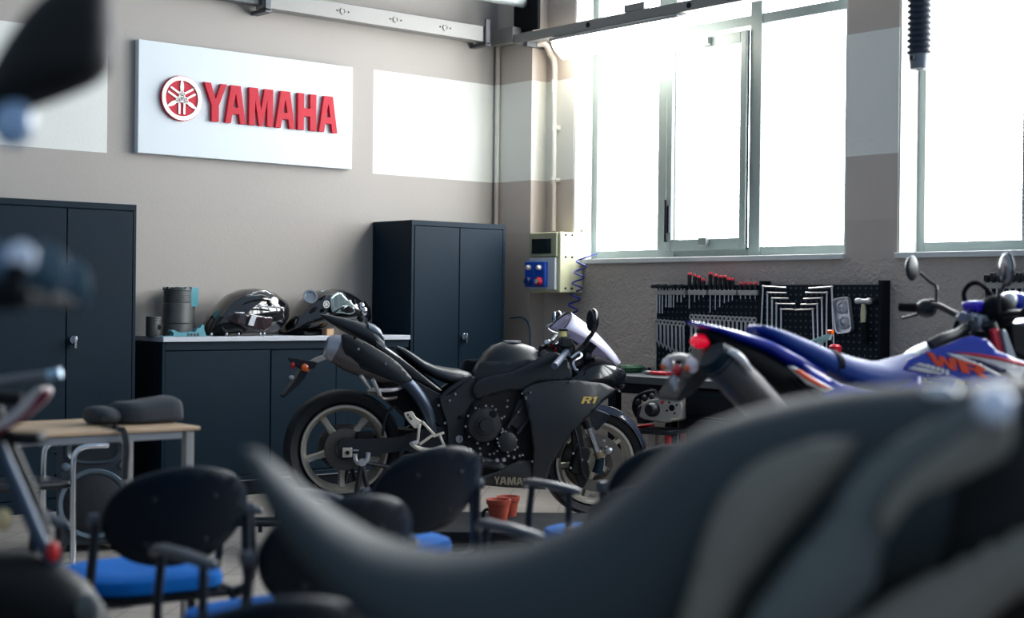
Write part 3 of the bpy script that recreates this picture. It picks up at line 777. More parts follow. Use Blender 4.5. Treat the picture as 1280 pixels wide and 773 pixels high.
# tank lower cover sweeping forward
tc_ = [(590, 490), (596, 476), (612, 470), (640, 464), (672, 448), (690, 440), (705, 446), (712, 458), (712, 474), (690, 476), (668, 479), (652, 488), (640, 487), (610, 492), (596, 500)]
shell(A, RF, 'tank_side_cover', M('tank_cover_black', (18, 26, 33), .4, coat=.1, spec=.3), tc_, lambda u, v: -.165 - .02 * math.sin((v - .6) * 9), -.17, .02, .008, sm=3, both=True)
shell(A, RF, 'knee_panel', RBLK, [(594, 477), (598, 456), (612, 452), (640, 452), (668, 450), (674, 462), (655, 470), (625, 474), (606, 478)], lambda u, v: -.168, -.17, .02, .006, sm=3, both=True)
# rider seat
st = MB()
A.loft(st, [(495, 432, 438, .05), (503, 434.5, 446, .08), (514, 441, 455, .1), (526, 449.5, 464, .115), (540, 456, 472, .13), (556, 459, 479, .14), (572, 461, 482, .13), (584, 465, 482, .11), (592, 471, 479, .07)], 2.6, 24, .15)
st.build('rider_seat', SEATM, RF, smooth=60)
# tail cowl
tl = MB()
A.loft(tl, [(401, 392.5, 395, .02), (410, 393.5, 402, .05), (425, 396.5, 412, .075), (440, 400, 421, .09), (455, 404, 430, .1), (468, 411, 438, .105), (477, 421, 444, .1)], 2.6, 24, .25)
tlo = tl.build('tail_cowl', RBLK, RF, smooth=60)
cap = MB(); A.loft(cap, [(458, 402.5, 415, .085), (466, 405, 420, .09), (473, 410, 424, .09), (477, 420, 428, .085)], 2.4, 20, .2); cap.build('seat_pad_end', M('seat_hump_grey', (84, 96, 110), .35, coat=.5), tlo, smooth=60)
tr = MB()
A.loft(tr, [(466, 418, 440, .1), (480, 432, 452, .105), (495, 441, 466, .11), (510, 452, 478, .12), (525, 464, 486, .125), (540, 476, 492, .12), (552, 487, 498, .11)], 2.8, 24, .1)
tr.build('tail_side_panel', RGLO, RF, smooth=60)
plate(A, RF, 'subframe', FRM, [(508, 474), (530, 484), (552, 498), (562, 520), (556, 534), (540, 528), (528, 508), (512, 490)], -.13, .13, .01)
plate(A, RF, 'rear_inner_fender', BLKM, [(470, 470), (500, 478), (530, 500), (552, 530), (552, 545), (530, 545), (505, 520), (480, 496)], -.1, .1, .01)
plate(A, RF, 'side_trim', STEEL, [(467, 418), (469, 418), (482, 434), (480, 436)], -.108, -.1, .001, smooth=0, yref=-.105)
# battery side strut
MB().tube([A.p(550, 500, -.13), A.p(566, 486, -.13), A.p(590, 474, -.13)], .02, 10, 3).build('subframe_rail', FRM, RF)
# muffler (near side): oval tapered can with heat shield and end cap
def can(yc, real=True):
    mb = MB(); rings = []
    ax = [(412, 434, .062), (420, 436, .074), (436, 445, .081), (460, 455, .08), (480, 463, .068), (494, 467, .052), (504, 474, .034)]
    pts = [A.p(a, b, yc) for a, b, _ in ax]
    for i, p in enumerate(pts):
        d = (pts[min(i+1, 6)] - pts[max(i-1, 0)]).normalized(); y = Vector((0, 1, 0)); n_ = d.cross(y); r = ax[i][2]
        rings.append([p + y * (r * .8 * math.cos(2*PI*j/24)) + n_ * (r * math.sin(2*PI*j/24)) for j in range(24)])
    return mb.rings(rings), rings
cm, rgs = can(-.18); mo = cm.build('muffler', TITAN, RF, smooth=60)
cm2, _ = can(.18); cm2.build('muffler', TITAN, RF, smooth=60)
# end cap ring
ec_ = MB(); base = rgs[0]; cpt = sum(base, Vector()) / 24; dd = (rgs[0][0] - rgs[1][0])
A0 = [cpt + (p - cpt) * 1.12 for p in rgs[1]] ; A1 = [cpt + (p - cpt) * 1.1 + Vector((-.005, 0, 0)) for p in rgs[0]]
c0 = sum(rgs[0], Vector()) / 24; c1_ = sum(rgs[1], Vector()) / 24
R0 = [c1_ + (p - c1_) * 1.03 for p in rgs[1]]; R1_ = [c0 + (p - c0) * 1.04 for p in rgs[0]]; dx = (c0 - c1_).normalized()
R2 = [c0 + dx * .02 + (p - c0) * .8 for p in rgs[0]]; R3 = [c0 + dx * .012 + (p - c0) * .4 for p in rgs[0]]; R4 = [c0 - dx * .02 + (p - c0) * .38 for p in rgs[0]]
ec_.rings([R0, R1_, R2, R3, R4]); ec_.build('muffler_end_cap', M('end_cap_silver', (150, 152, 160), .3, .6), mo, smooth=50)
# heat shield over the upper flank
hs = [(427, 418), (440, 420.5), (462, 431), (491, 449), (505, 462), (515, 476), (500, 479), (489, 476), (462, 465), (440, 455), (431, 440), (427, 428)]
hsc = A.p(465, 447, -.25)
hso = shell(A, mo, 'heat_shield', RBLK, hs, lambda u, v: -.262 + 1.2 * (abs((v - hsc.z) + (u - hsc.x) * .72)) ** 1.6, -.25, .015, .006, sm=3)
for px, py in ((448, 436.5), (482, 455)): bolt(hso, A.p(px, py, -.262), .008, .01)
# mid pipe
MB().tube([A.p(500, 472, -.17), A.p(516, 486, -.17), A.p(532, 510, -.16), A.p(540, 540, -.12), A.p(552, 570, -.05)], [.032, .034, .034, .032, .03], 16, 6).build('link_pipe', M('pipe_blue_grey', (60, 72, 88), .35, .5), RF)
# passenger foot peg and rear set
PEG = M('peg_silver', (178, 178, 184), .3, .6)
pg = MB().tube([A.p(451, 470, -.27), A.p(462, 485, -.22)], .01, 8).build('passenger_peg', PEG, RF)
MB().tube([A.p(466, 475, -.27), A.p(475, 494, -.2)], .011, 8).build('passenger_peg', PEG, RF)
MB().tube([A.p(459, 487, -.2), A.p(475, 488, -.19), A.p(494, 487, -.17), A.p(505, 482, -.14)], .012, 8, 4).build('peg_bracket', PEG, RF)
MB().tube([A.p(460, 491, -.2), A.p(472, 493, -.19), A.p(480, 499, -.17), A.p(496, 497, -.15)], .009, 8, 4).build('peg_bracket', M('bracket_dark', (90, 84, 80), .4, .5), RF)
rs = [[(505, 516), (515, 514), (520, 522), (528, 527), (526, 535), (518, 536), (510, 527), (506, 521)]]
r0_ = plate(A, RF, 'rear_set', M('rear_set_silver', (200, 194, 182), .35, .4), rs[0], -.19, -.178, .003, yref=-.185, smooth=0)
SV = MATS['rear_set_silver']
MB().bar(A.p(527, 527, -.185), A.p(543, 544, -.185), .016, .014).build('rear_set_strut', SV, r0_, bevel=.003)
MB().bar(A.p(541, 546, -.185), A.p(555, 541, -.185), .016, .014).build('rear_set_strut', SV, r0_, bevel=.003)
MB().bar(A.p(524, 530, -.185), A.p(522, 553, -.185), .022, .014).build('rear_set_strut', SV, r0_, bevel=.003)
MB().bar(A.p(541, 544, -.185), A.p(524, 556, -.185), .014, .014).build('rear_set_strut', SV, r0_, bevel=.003)
MB().bar(A.p(549, 543, -.185), A.p(556, 560, -.185), .014, .014).build('rear_set_strut', SV, r0_, bevel=.003)
MB().tube([A.p(514, 554, -.2), A.p(524, 561, -.2), A.p(540, 563, -.2), A.p(556, 558, -.2)], .013, 8, 4).build('heel_guard', SV, r0_)
MB().cyl(A.p(521, 553, -.19), A.p(514, 555, -.26), .012, .01).build('foot_peg', PEG, r0_)
for px, py in ((510, 519), (514, 524), (512, 522)): bolt(r0_, A.p(px, py, -.19), .006, .004, BLKM)
# tail tidy: light strut, lamp, plate holder
pl_ = plate(A, RF, 'plate_bracket', M('bracket_pale', (170, 168, 165), .4, .4), [(412, 441), (412, 447), (396, 454), (384, 458), (376, 457), (395, 447)], -.02, .0, .003, smooth=0)
MB().rings([[A.p(a, b, y) for a, b, y in ((359, 447, s), (372, 448, s), (397, 453, s), (394, 461, s), (376, 462, s), (364, 455, s))] for s in (-.06, .06)]).build('lamp_holder', BLK, pl_, bevel=.006)
MB().ball(A.p(381, 460, -.09), .02, .035, .022).build('indicator', ORG, pl_)
MB().ball(A.p(383, 461, .07), .02, .03, .02).build('indicator', ORG, pl_)
MB().ball(A.p(366, 457, -.05), .012, .03, .02).build('tail_light', REDL, pl_)
plate(A, pl_, 'plate_flap', BLK, [(374, 462), (383, 464), (378, 474), (368, 484), (353, 497), (352, 494), (364, 478)], -.07, .07, .002, smooth=0)
q = A.p(364.5, 472, -.075); MB().ball(q, .014, .01, .012).build('plate_lamp', PEG, pl_)
# forks: gold-silver upper tube with reflector, black leg, caliper
for s in (-1, 1):
    y = s * .1
    fk = MB().cyl(A.p(722, 492, -.1) * Vector((1, 0, 1)) if 0 else Vector((A.p(722, 492, -.1).x, y, A.p(722, 492, -.1).z)), Vector((A.p(735.5, 535, -.1).x, y, A.p(735.5, 535, -.1).z)), .027).build('fork_leg', BLK, RF)
    a, b = A.p(735.5, 533, -.1), A.p(747, 565, -.1); a.y = b.y = y
    MB().cyl(a, b, .02).build('fork_tube', M('fork_chrome', (170, 176, 186), .2, .9), fk)
    c_ = A.p(750, 572, -.1); c_.y = y
    MB().cyl(b, c_, .028).build('fork_collar', M('collar_bronze', (120, 108, 92), .35, .7), fk)
    d_ = A.p(746, 592, -.1); d_.y = y
    MB().tube([c_, (c_ + d_) / 2 + Vector((.004, 0, 0)), d_], [.024, .026, .03], 12, 3).build('fork_foot', NAVY, fk)
    e = A.p(724, 575, -.1); e.y = y * 1.05
    MB().rings([[Vector((e.x + a_ * .045 + b_ * .02, e.y + t * .03, e.z + b_ * .075)) for a_, b_ in ((-1, -.8), (-.6, -1), (.7, -1), (1, -.5), (1, .6), (.5, 1), (-.7, 1), (-1, .7))] for t in (-1, 1)]).build('brake_caliper', ENGD, fk, bevel=.008)
    MB().ball(A.p(731.5, 520, -.13) * Vector((1, s, 1)) if s > 0 else A.p(731.5, 520, -.13), .014, .012, .026).build('reflector', ORG, fk)
for px, py in ((716, 567), (727, 575), (735, 577), (755, 551), (758, 559), (722, 556), (713, 585)): bolt(fk if 0 else RF, A.p(px, py, -.14), .008, .01)
plate(A, RF, 'fork_bracket', ENGD, [(715, 534), (724, 530), (730, 560), (736, 590), (728, 610), (721, 600), (716, 570)], -.125, -.1, .006)
MB().tube([A.p(718, 535, -.14), A.p(724, 560, -.15), A.p(728, 590, -.14), A.p(734, 600, -.12)], .007, 8, 4).build('brake_hose', BLK, RF)
MB().ball(A.p(761, 564, -.07), .03, .02, .022).build('axle_cap', STEEL, RF)
# front fender hugging the tyre
FEN = M('fender_blue_black', (38, 48, 66), .22, coat=1.)
fe = MB(); rings = []
for i in range(19):
    a = R(150 - i * (150 - 14) / 18); rr = .325
    hw = .062 + .012 * math.sin(PI * i / 18)
    c = Vector((fc.x + rr * math.cos(a), 0, fc.z + rr * math.sin(a))); n_ = Vector((math.cos(a), 0, math.sin(a)))
    rings.append([c + Vector((0, hw * math.sin(t), 0)) + n_ * (.05 * (math.cos(t) - 1)) for t in [R(-80 + 160 * j / 10) for j in range(11)]])
fe.add([p for r in rings for p in r], [(i * 11 + j, i * 11 + j + 1, (i+1) * 11 + j + 1, (i+1) * 11 + j) for i in range(18) for j in range(10)])
feo = fe.build('front_fender', FEN, RF, smooth=60, solid=.005)
plate(A, feo, 'fender_wing', FEN, [(743, 508), (756, 507), (770, 511), (780, 518), (774, 520), (762, 519), (748, 526), (742, 520)], -.082, -.068, .004)
plate(A, feo, 'fender_stay', RGLO, [(736, 516), (744, 512), (762, 520), (752, 532), (744, 538)], -.085, -.07, .004)
# cockpit: yoke, clip-ons, reservoir, levers, hoses
MB().cyl(A.p(700, 436), A.p(724, 494), .03).build('steering_head', FRM, RF)
MB().box(A.p(700, 436).x - .04, A.p(700, 436).x + .04, -.12, .12, A.p(700, 436).z - .02, A.p(700, 436).z + .012).build('top_yoke', FRM, RF, bevel=.006)
g1 = MB().cyl(A.p(708, 440, -.13), A.p(693, 458, -.36), .018).build('handlebar_grip', M('grip_grey', (72, 84, 104), .5), RF)
MB().cyl(A.p(709, 439, .13), A.p(684, 436, .36), .018).build('handlebar_grip', MATS['grip_grey'], RF)
MB().box(-.035, .035, -.03, .03, -.03, .03, Matrix.Translation(A.p(707, 428, -.12))).build('switch_housing', BLK, RF, bevel=.01)
rv_ = MB().cyl(A.p(703.5, 424, -.1), A.p(704, 414, -.1), .024).build('brake_reservoir', M('reservoir_yellow', (214, 200, 130), .4), RF)
MB().cyl(A.p(704, 414, -.1), A.p(704, 411.5, -.1), .026).build('reservoir_cap', BLK, rv_)
MB().tube([A.p(714, 448, -.2), A.p(724, 441, -.2), A.p(726, 447, -.22), A.p(717, 453, -.26), A.p(719, 462, -.28), A.p(723, 464, -.3)], .0085, 8, 4).build('brake_lever', CHR, RF)
MB().tube([A.p(706, 424, -.05), A.p(713, 428, -.05), A.p(717, 438, -.05), A.p(712, 452, -.05), A.p(704, 462, -.05)], .011, 8, 6).build('hose', BLK, RF)
MB().tube([A.p(700, 440, .02), A.p(690, 434, .0), A.p(680, 434, .0), A.p(672, 440, .0)], .012, 8, 6).build('hose', BLK, RF)
for a in ((684, 427, 690, 433, REDP), (690, 427, 696, 420, CHR), (694, 432, 701, 428, CHR), (676, 435, 683, 434, BLK), (695, 438, 699, 434, REDP)):
    MB().cyl(A.p(a[0], a[1], -.06), A.p(a[2], a[3], -.02), .012).build('adjuster', a[4], RF)
MB().ball(A.p(685, 429, -.05), .025, .02, .02).build('ignition_cover', CHR, RF)
MB().tube([A.p(680, 440, -.08), A.p(676, 452, -.1), A.p(684, 462, -.1), A.p(700, 466, -.1)], .01, 8, 5).build('hose', BLK, RF)
MB().rings([sect(A.p(728, 436).x - .0, A.p(724, 452).x, A.p(724, 452).z, A.p(728, 436).z, .09, 3), sect(A.p(734, 438).x, A.p(732, 452).x, A.p(732, 452).z, A.p(734, 438).z, .09, 3)]).build('instrument_cluster', BLK, RF)
plate(A, RF, 'radiator', ENGD, [(664, 492), (688, 490), (700, 540), (690, 570), (672, 570)], -.15, .15, .01, smooth=0)

# paddock stand
ps = thing('paddock_stand', 'black rear paddock stand with silver hook lifting the sport motorcycle', 'motorcycle stand', (A.o.x, A.o.y, 0), A.h)
hk = A.p(452, 577, -.19)
for s in (1, -1):
    y = -.19 * s
    hkp = Vector((hk.x, y, hk.z)); f1, f2 = A.p(445, 632, -.19), A.p(468, 640, -.19)
    MB().tube([hkp, Vector((f1.x - .02, y, .03))], .014, 8).build('leg', BLK, ps)
    MB().tube([hkp, Vector((f2.x, y, .03))], .014, 8).build('leg', BLK, ps)
    MB().tube([hkp + Vector((0, 0, -.005)), Vector((hk.x + .22, y * .9, hk.z - .05))], .012, 8).build('brace', BLK, ps)
    w1 = MB().tube([hkp + Vector((-.035, 0, .04)), hkp + Vector((-.03, 0, .005)), hkp + Vector((0, 0, -.018)), hkp + Vector((.03, 0, .005)), hkp + Vector((.035, 0, .045))], .012, 8, 4)
    w1.cyl(hkp + Vector((0, -.02, -.005)), hkp + Vector((0, .02, -.005)), .02).build('hook', PEG, ps)
MB().cyl((f1.x - .02, -.22, .03), (f1.x - .02, .22, .03), .015).build('base_bar', BLK, ps)
for s in (-1, 1): MB().lathe([(0, -.018), (.03, -.018), (.03, .018), (0, .018)], (f1.x - .02, s * .235, .03), (0, 1, 0), 20).build('caster', BLK, ps)
MB().tube([(f2.x, -.19, .03), (f2.x + .35, -.16, .03), (f2.x + .35, .16, .03), (f2.x, .19, .03)], .014, 8, 4).build('handle_bar', BLK, ps)
# ---------------------------------------------------------------- things on the sideboard
TEAL = M('teal_enamel', (66, 134, 146), .5, var=.12, vscale=30)
CAST = M('cast_iron_grey', (86, 88, 88), .5, .5, var=.2, vscale=30, bump=.2)
B = Fr((xl, -.24), 0.0)
def SB(px, py, y=0.): return B.p(px, py, y)
tz = TOPZ + .0005
def onb(px0, px1, y=0.): a, b = SB(px0, 420, y), SB(px1, 420, y); return (a.x + b.x) / 2, abs(b.x - a.x) / 2
cx_, r_ = onb(183, 200, -.08); hp = SB(190, 396, -.08).z - tz
t = thing('piston', 'small grey metal piston with a pin hole standing left of the tall cylinder liner', 'piston', (xl + cx_, -.32, tz))
MB().lathe([(0, 0), (r_ * .9, 0), (r_, .01), (r_, hp * .6), (r_ * .95, hp * .62), (r_, hp * .64), (r_, hp * .75), (r_ * .94, hp * .77), (r_, hp * .79), (r_, hp * .88), (r_ * .94, hp * .9), (r_, hp * .92), (r_, hp), (0, hp)], n=32).build('body', CAST, t, smooth=30)
MB().cyl((r_ * .35, -r_ * .86, hp * .45), (r_ * .35, -r_ * .99, hp * .45), .015).build('pin_bore', BLKM, t)
cx_, r_ = onb(205, 237, -.05); hp = SB(220, 359, -.05).z - tz
t = thing('cylinder_liner', 'tall grey ribbed cylinder liner with notched rim standing on the sideboard', 'engine part', (xl + cx_, -.29, tz))
pr = [(r_ * .85, 0), (r_, 0), (r_, hp * .24), (r_ * .95, hp * .25), (r_, hp * .27), (r_, hp * .66), (r_ * .95, hp * .68)]
for k in range(5): pr += [(r_ * .98, hp * (.7 + k * .045)), (r_ * .98, hp * (.72 + k * .045)), (r_ * .93, hp * (.725 + k * .045)), (r_ * .93, hp * (.74 + k * .045))]
pr += [(r_ * 1.02, hp * .93), (r_ * 1.02, hp * .97), (r_ * .85, hp * .97)]
lo = MB().lathe(pr, n=40, closed=True).build('body', CAST, t, smooth=30)
for k in range(8):
    a = 2 * PI * k / 8 + .3; MB().box(-.012, .012, r_ * .86, r_ * 1.0, hp * .965, hp, Matrix.Rotation(a, 4, 'Z')).build('rim_tooth', CAST, lo, smooth=0)
cx2, r2_ = onb(214, 245, .12)
t = thing('cylinder_liner', 'teal topped cylinder liner half hidden behind the tall grey ribbed liner', 'engine part', (xl + cx2, -.12, tz))
MB().lathe([(r2_ * .8, hp * .6), (r2_, hp * .6), (r2_, hp * .72), (r2_ * 1.02, hp * .74), (r2_ * 1.02, hp), (r2_ * .8, hp)], n=40, closed=True).build('collar', TEAL, t, smooth=30)
MB().lathe([(r2_ * .75, 0), (r2_ * .9, 0), (r2_ * .9, hp * .15), (r2_ * .8, hp * .2), (r2_ * .8, hp * .6), (r2_ * .75, hp * .6)], n=40, closed=True).build('sleeve', CAST, t, smooth=30)
t = thing('cutaway_bracket', 'teal jagged flat metal bracket lying in front of the cylinder liners', 'engine part', (xl, -.24, 0))
P = [(150, 352), (190, 347), (212, 348), (214, 335), (200, 322), (214, 318), (236, 330), (262, 332), (290, 326), (318, 328), (326, 312), (342, 308), (348, 294), (360, 296), (362, 320), (370, 345), (368, 358), (152, 358)]
P = [(160 + a / 3.866, 330 + b / 3.866) for a, b in P]
plate(B, t, 'bracket', TEAL, P, -.2, -.16, .002, smooth=0)
for px in (236, 240, 244, 248): q = SB(px, 420, -.2); MB().box(q.x - .004, q.x + .004, -.206, -.199, tz + .004, tz + .02).build('fin', MATS['cast_iron_grey'], t, smooth=0)
# front cowl
GB = M('gloss_black_bodywork', (16, 17, 21), .12, coat=1.)
t = thing('front_cowl', 'glossy black motorcycle front cowl with a dark visor window, the left one on the sideboard', 'motorcycle part', (xl, -.24, 0))
mb = MB()
B.loft(mb, [(258.5, 409, 420.5, .05), (261, 401, 420.5, .1), (266, 391, 420, .13), (275, 379, 419.5, .16), (286, 368.5, 418, .18), (300, 362, 417, .19), (316, 360.2, 417, .18), (330, 361.8, 417, .16), (340, 365.5, 416, .14), (348, 371, 410, .11), (354, 374, 403, .08), (357.5, 380, 394, .04)], 2.3, 28, .25)
co_ = mb.build('shell', GB, t, smooth=60)
c0 = SB(315, 400, -.17)
def bul(y0, k=1.2): return lambda u, v: y0 + k * ((u - c0.x) ** 2)
dec = lambda pts: [(250 + a / 9.667, 350 + b / 9.667) for a, b in pts]
shell(B, co_, 'visor', M('smoke_visor', (44, 34, 36), .08, coat=1.), dec([(380, 400), (600, 410), (760, 440), (900, 460), (850, 560), (790, 620), (660, 600), (520, 560), (400, 520), (350, 470)]), bul(-.19), -.18, .015, .006)
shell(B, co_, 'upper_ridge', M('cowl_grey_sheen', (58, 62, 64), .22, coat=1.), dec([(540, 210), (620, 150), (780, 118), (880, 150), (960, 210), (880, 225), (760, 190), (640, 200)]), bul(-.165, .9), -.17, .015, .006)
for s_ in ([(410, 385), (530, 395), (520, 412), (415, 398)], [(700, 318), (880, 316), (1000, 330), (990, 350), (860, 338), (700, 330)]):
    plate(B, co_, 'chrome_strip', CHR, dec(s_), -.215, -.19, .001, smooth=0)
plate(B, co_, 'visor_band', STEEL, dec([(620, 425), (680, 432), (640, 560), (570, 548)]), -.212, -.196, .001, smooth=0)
shell(B, co_, 'lower_duct', BLKM, dec([(270, 540), (420, 520), (560, 600), (480, 640), (300, 650), (240, 650)]), bul(-.18), -.18, .015, .006)
q = SB(250 + 895 / 9.667, 350 + 258 / 9.667, -.15); MB().lathe([(0, .0), (.026, 0), (.026, .006), (0, .009)], (q.x, -.15, q.z), (0, -1, .3), 20).build('badge', PALE, co_)
MB().tube([SB(276, 410, -.2), SB(282, 415, -.2), SB(297, 413, -.2), SB(302, 417, -.2)], .014, 8, 4).build('stay', BLKM, co_)
for px, py in ((264, 420), (283, 420.5), (298, 418), (325, 418.5), (330, 419)): q = SB(px, py, -.21); MB().ball((q.x, q.y, tz + .012), .009, .008, .011).build('fastener', STEEL, co_)
# tank cover
t = thing('tank_cover', 'black motorcycle tank cover with round filler ring and bright lamp pod on the sideboard', 'motorcycle part', (xl, -.24, 0))
d2 = lambda pts: [(340 + a / 9.14, 350 + b / 9.14) for a, b in pts]
mb = MB()
B.loft(mb, [(356, 408, 416, .06), (361, 399, 416, .1), (368, 388, 415.5, .14), (377, 377, 414, .17), (386, 369, 413, .19), (396, 363.5, 411, .2), (410, 361, 409, .2), (424, 361.5, 408, .19), (436, 367, 406, .17), (447, 375, 405, .14), (456, 381, 403, .09), (460, 383, 395, .04)], 2.2, 28, .3)
tc2 = mb.build('shell', GB, t, smooth=60)
c0 = SB(405, 385, -.17)
q = SB(388.7, 371.5, -.16); MB().lathe([(.0, .0), (.046, 0), (.046, .012), (.034, .012), (.03, .004), (0, .004)], (q.x, -.15, q.z), (-.45, -1, .45), 28).build('filler_ring', STEEL, tc2)
q = SB(406.7, 380.6, -.2); emblem(tc2, q.x, q.z, .024, -.205, disc=BLKM, th=.006)
shell(B, tc2, 'lamp_pod', M('lamp_lens_bright', (200, 225, 228), .06, .85), d2([(660, 200), (740, 145), (800, 165), (890, 250), (940, 330), (960, 370), (880, 395), (800, 380), (700, 375), (665, 340)]), bul(-.205, .6), -.19, .012, .01, sm=2)
shell(B, tc2, 'lamp_bezel', GB, d2([(800, 320), (860, 290), (930, 330), (940, 370), (860, 385), (810, 365)]), bul(-.217, .6), -.2, .01, .006)
plate(B, tc2, 'lamp_divider', BLKM, d2([(700, 372), (820, 300), (826, 308), (710, 380)]), -.222, -.208, .001, smooth=0)
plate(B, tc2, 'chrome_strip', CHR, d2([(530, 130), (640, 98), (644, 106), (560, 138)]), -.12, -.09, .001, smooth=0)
for px, py, r in ((452, 383, .022), (455, 389, .026), (457, 380, .016), (442, 378, .018), (451, 399, .018)): MB().ball(SB(px, py, -.14), r, r, r * 1.2).build('lamp_fitting', CHR if r > .02 else BLKM, tc2)
plate(B, tc2, 'base_tray', BLKM, [(364, 413), (372, 416), (378, 418), (383, 421), (364, 421)], -.2, .1, .004, smooth=0)
plate(B, tc2, 'mount_bracket', BLKM, [(372, 416), (390, 414), (402, 412), (404, 421), (385, 421)], -.1, .1, .004, smooth=0)
bx = SB(402, 421, -.1); b2 = SB(411, 411, -.1)
tag(MB().box(xl + bx.x, xl + b2.x, -.4, -.34, tz, b2.z).build('wooden_block', M('raw_wood', (186, 150, 112), .6, var=.2, vscale=40), smooth=0, bevel=.003), 'small raw wooden block at the right end of the sideboard worktop', 'block')

# ---------------------------------------------------------------- window wall fittings
CREAM = M('cream_plastic', (196, 194, 160), .45, var=.04)
CREAM2 = M('cream_plastic_green', (150, 152, 124), .5, var=.04)
BLUEP = M('socket_blue', (16, 82, 190), .4)
G = Fr((0, 0), R(-90))      # local x = room -y, local y = room +x ; the room side is negative y
def GP(px, py, x=0.): return G.p(px, py, x)
t = thing('power_socket_box', 'cream wall socket box with blue panel and red round socket beside the corner pillar', 'electrical box', (0, 0, 0), R(-90))
XB = -.24
a, b = GP(661, 290, XB), GP(697, 366, XB); zt_, zb_ = GP(690, 290, XB).z, GP(690, 366, XB).z; zm = GP(680, 321.5, XB).z
MB().box(a.x, b.x + .0, XB + .02, -.003, zb_, zt_).build('body', CREAM, t, smooth=0, bevel=.008)
MB().box(a.x + .003, b.x - .02, XB, XB + .02, zm, zt_ - .003).build('lid', CREAM2, t, smooth=0, bevel=.006)
w0, w1 = GP(665, 299, XB), GP(689, 317, XB)
MB().box(w0.x, w1.x, XB - .004, XB, w1.z, w0.z).build('breaker_window', M('smoke_window', (30, 34, 34), .15, coat=1.), t, smooth=0, bevel=.002)
MB().box(a.x + .01, b.x - .03, XB - .002, XB + .02, zb_ + .02, zm - .005).build('socket_plate', M('plate_white', (200, 204, 206), .4), t, smooth=0, bevel=.004)
for k, (px, py, col) in enumerate(((666, 340, 0), (679, 340, 0))):
    q = GP(px, py, XB); s_ = GP(688.5, 340, XB).x - GP(675.5, 340, XB).x
    p_ = MB().box(q.x - s_ / 2, q.x + s_ / 2 - .003, XB - .03, XB - .002, GP(px, 359, XB).z, GP(px, 327.5, XB).z).build('socket_block', BLUEP, t, smooth=0, bevel=.006)
    z1 = GP(px, 335, XB).z; MB().lathe([(0, 0), (.018, 0), (.018, .02), (.012, .03), (0, .03)], (q.x, XB - .03, z1), (0, -1, 0), 20).build('socket_cover', PALE, p_)
    z2 = GP(px, 352, XB).z; MB().lathe([(0, 0), (.03, 0), (.03, .02), (.024, .032), (0, .032)], (q.x, XB - .03, z2), (0, -1, 0), 24).build('round_socket', REDP if k else M('socket_blue_dark', (12, 50, 120), .4), p_)
    if k: MB().lathe([(0, 0), (.016, 0), (.016, .006), (0, .006)], (q.x, XB - .062, z2), (0, -1, 0), 20).build('socket_face', PALE, p_)
for z in (zt_ - .02, zm, zb_ + .03):
    for y in (-.03, -.09): MB().cyl((b.x, y - .08, z), (b.x + .004, y - .08, z), .008).build('screw', NAVYD, t)
# spray bottle on the sill and the coiled hose
q = hx(727, 322, .06)
WB = M('bottle_white', (225, 232, 232), .35)
t = thing('spray_bottle', 'white spray bottle standing on the left end of the window sill', 'bottle', (.08, q.y, ZSILL + .013))
MB().lathe([(0, 0), (.045, 0), (.05, .02), (.05, .1), (.03, .14), (.014, .16), (.014, .18), (0, .18)], n=24).build('body', WB, t)
MB().tube([(0, 0, .175), (0, 0, .21), (-.02, .03, .215)], .012, 8).tube([(0, 0, .2), (-.03, -.02, .17), (-.035, -.02, .12)], .006, 6, 3).build('trigger_head', PALE, t)
CB = M('coil_blue', (24, 44, 140), .35)
p0 = hx(728, 323, -.06); pts = []
e0, e1 = hx(728, 322, -.09), hx(714, 398, -.09)
N = 150; turns = 5.6
for i in range(N + 1):
    f = i / N; c = e0.lerp(e1, f); a = 2 * PI * turns * f
    pts.append(c + Vector((.03 * math.cos(a) , .042 * math.sin(a), 0)))
tag(MB().tube([Vector((.02, e0.y - .03, ZSILL + .05))] + pts + [pts[-1] + Vector((0, .03, -.2)), pts[-1] + Vector((0, .04, -.5))], .006, 6).build('coiled_hose', CB), 'thin blue coiled air hose hanging from the window sill behind the motorcycle screen', 'hose')
# air line beside the corner
g0 = Vector((-PIL - .03, -.06, hx(640, 402, -PIL).z))
pts = [(638, 398), (650, 397), (658, 401), (662, 412), (662.5, 432), (662, 470)]
t = thing('air_line', 'thin blue air hose with black coupling hanging in the corner beside the tall cabinet', 'hose', (-PIL - .03, -.06, 0))
pp_ = [hx(a, b, -PIL - .03) - Vector((-PIL - .03, -.06, 0)) for a, b in pts]
MB().tube(pp_, .006, 8, 5).build('hose', M('hose_teal', (38, 86, 110), .4), t)
z = hx(637, 390, -PIL - .03).z
MB().tube([(0, 0, z + .02), (0, 0, z - .14), (-.01, -.0, z - .18), (0, 0, z - .3)], [.02, .022, .012, .016], 10).build('coupling', BLK, t)
MB().cyl((0, -.01, z - .05), (0, -.06, z - .05), .014).build('connector', BLUEP, t)

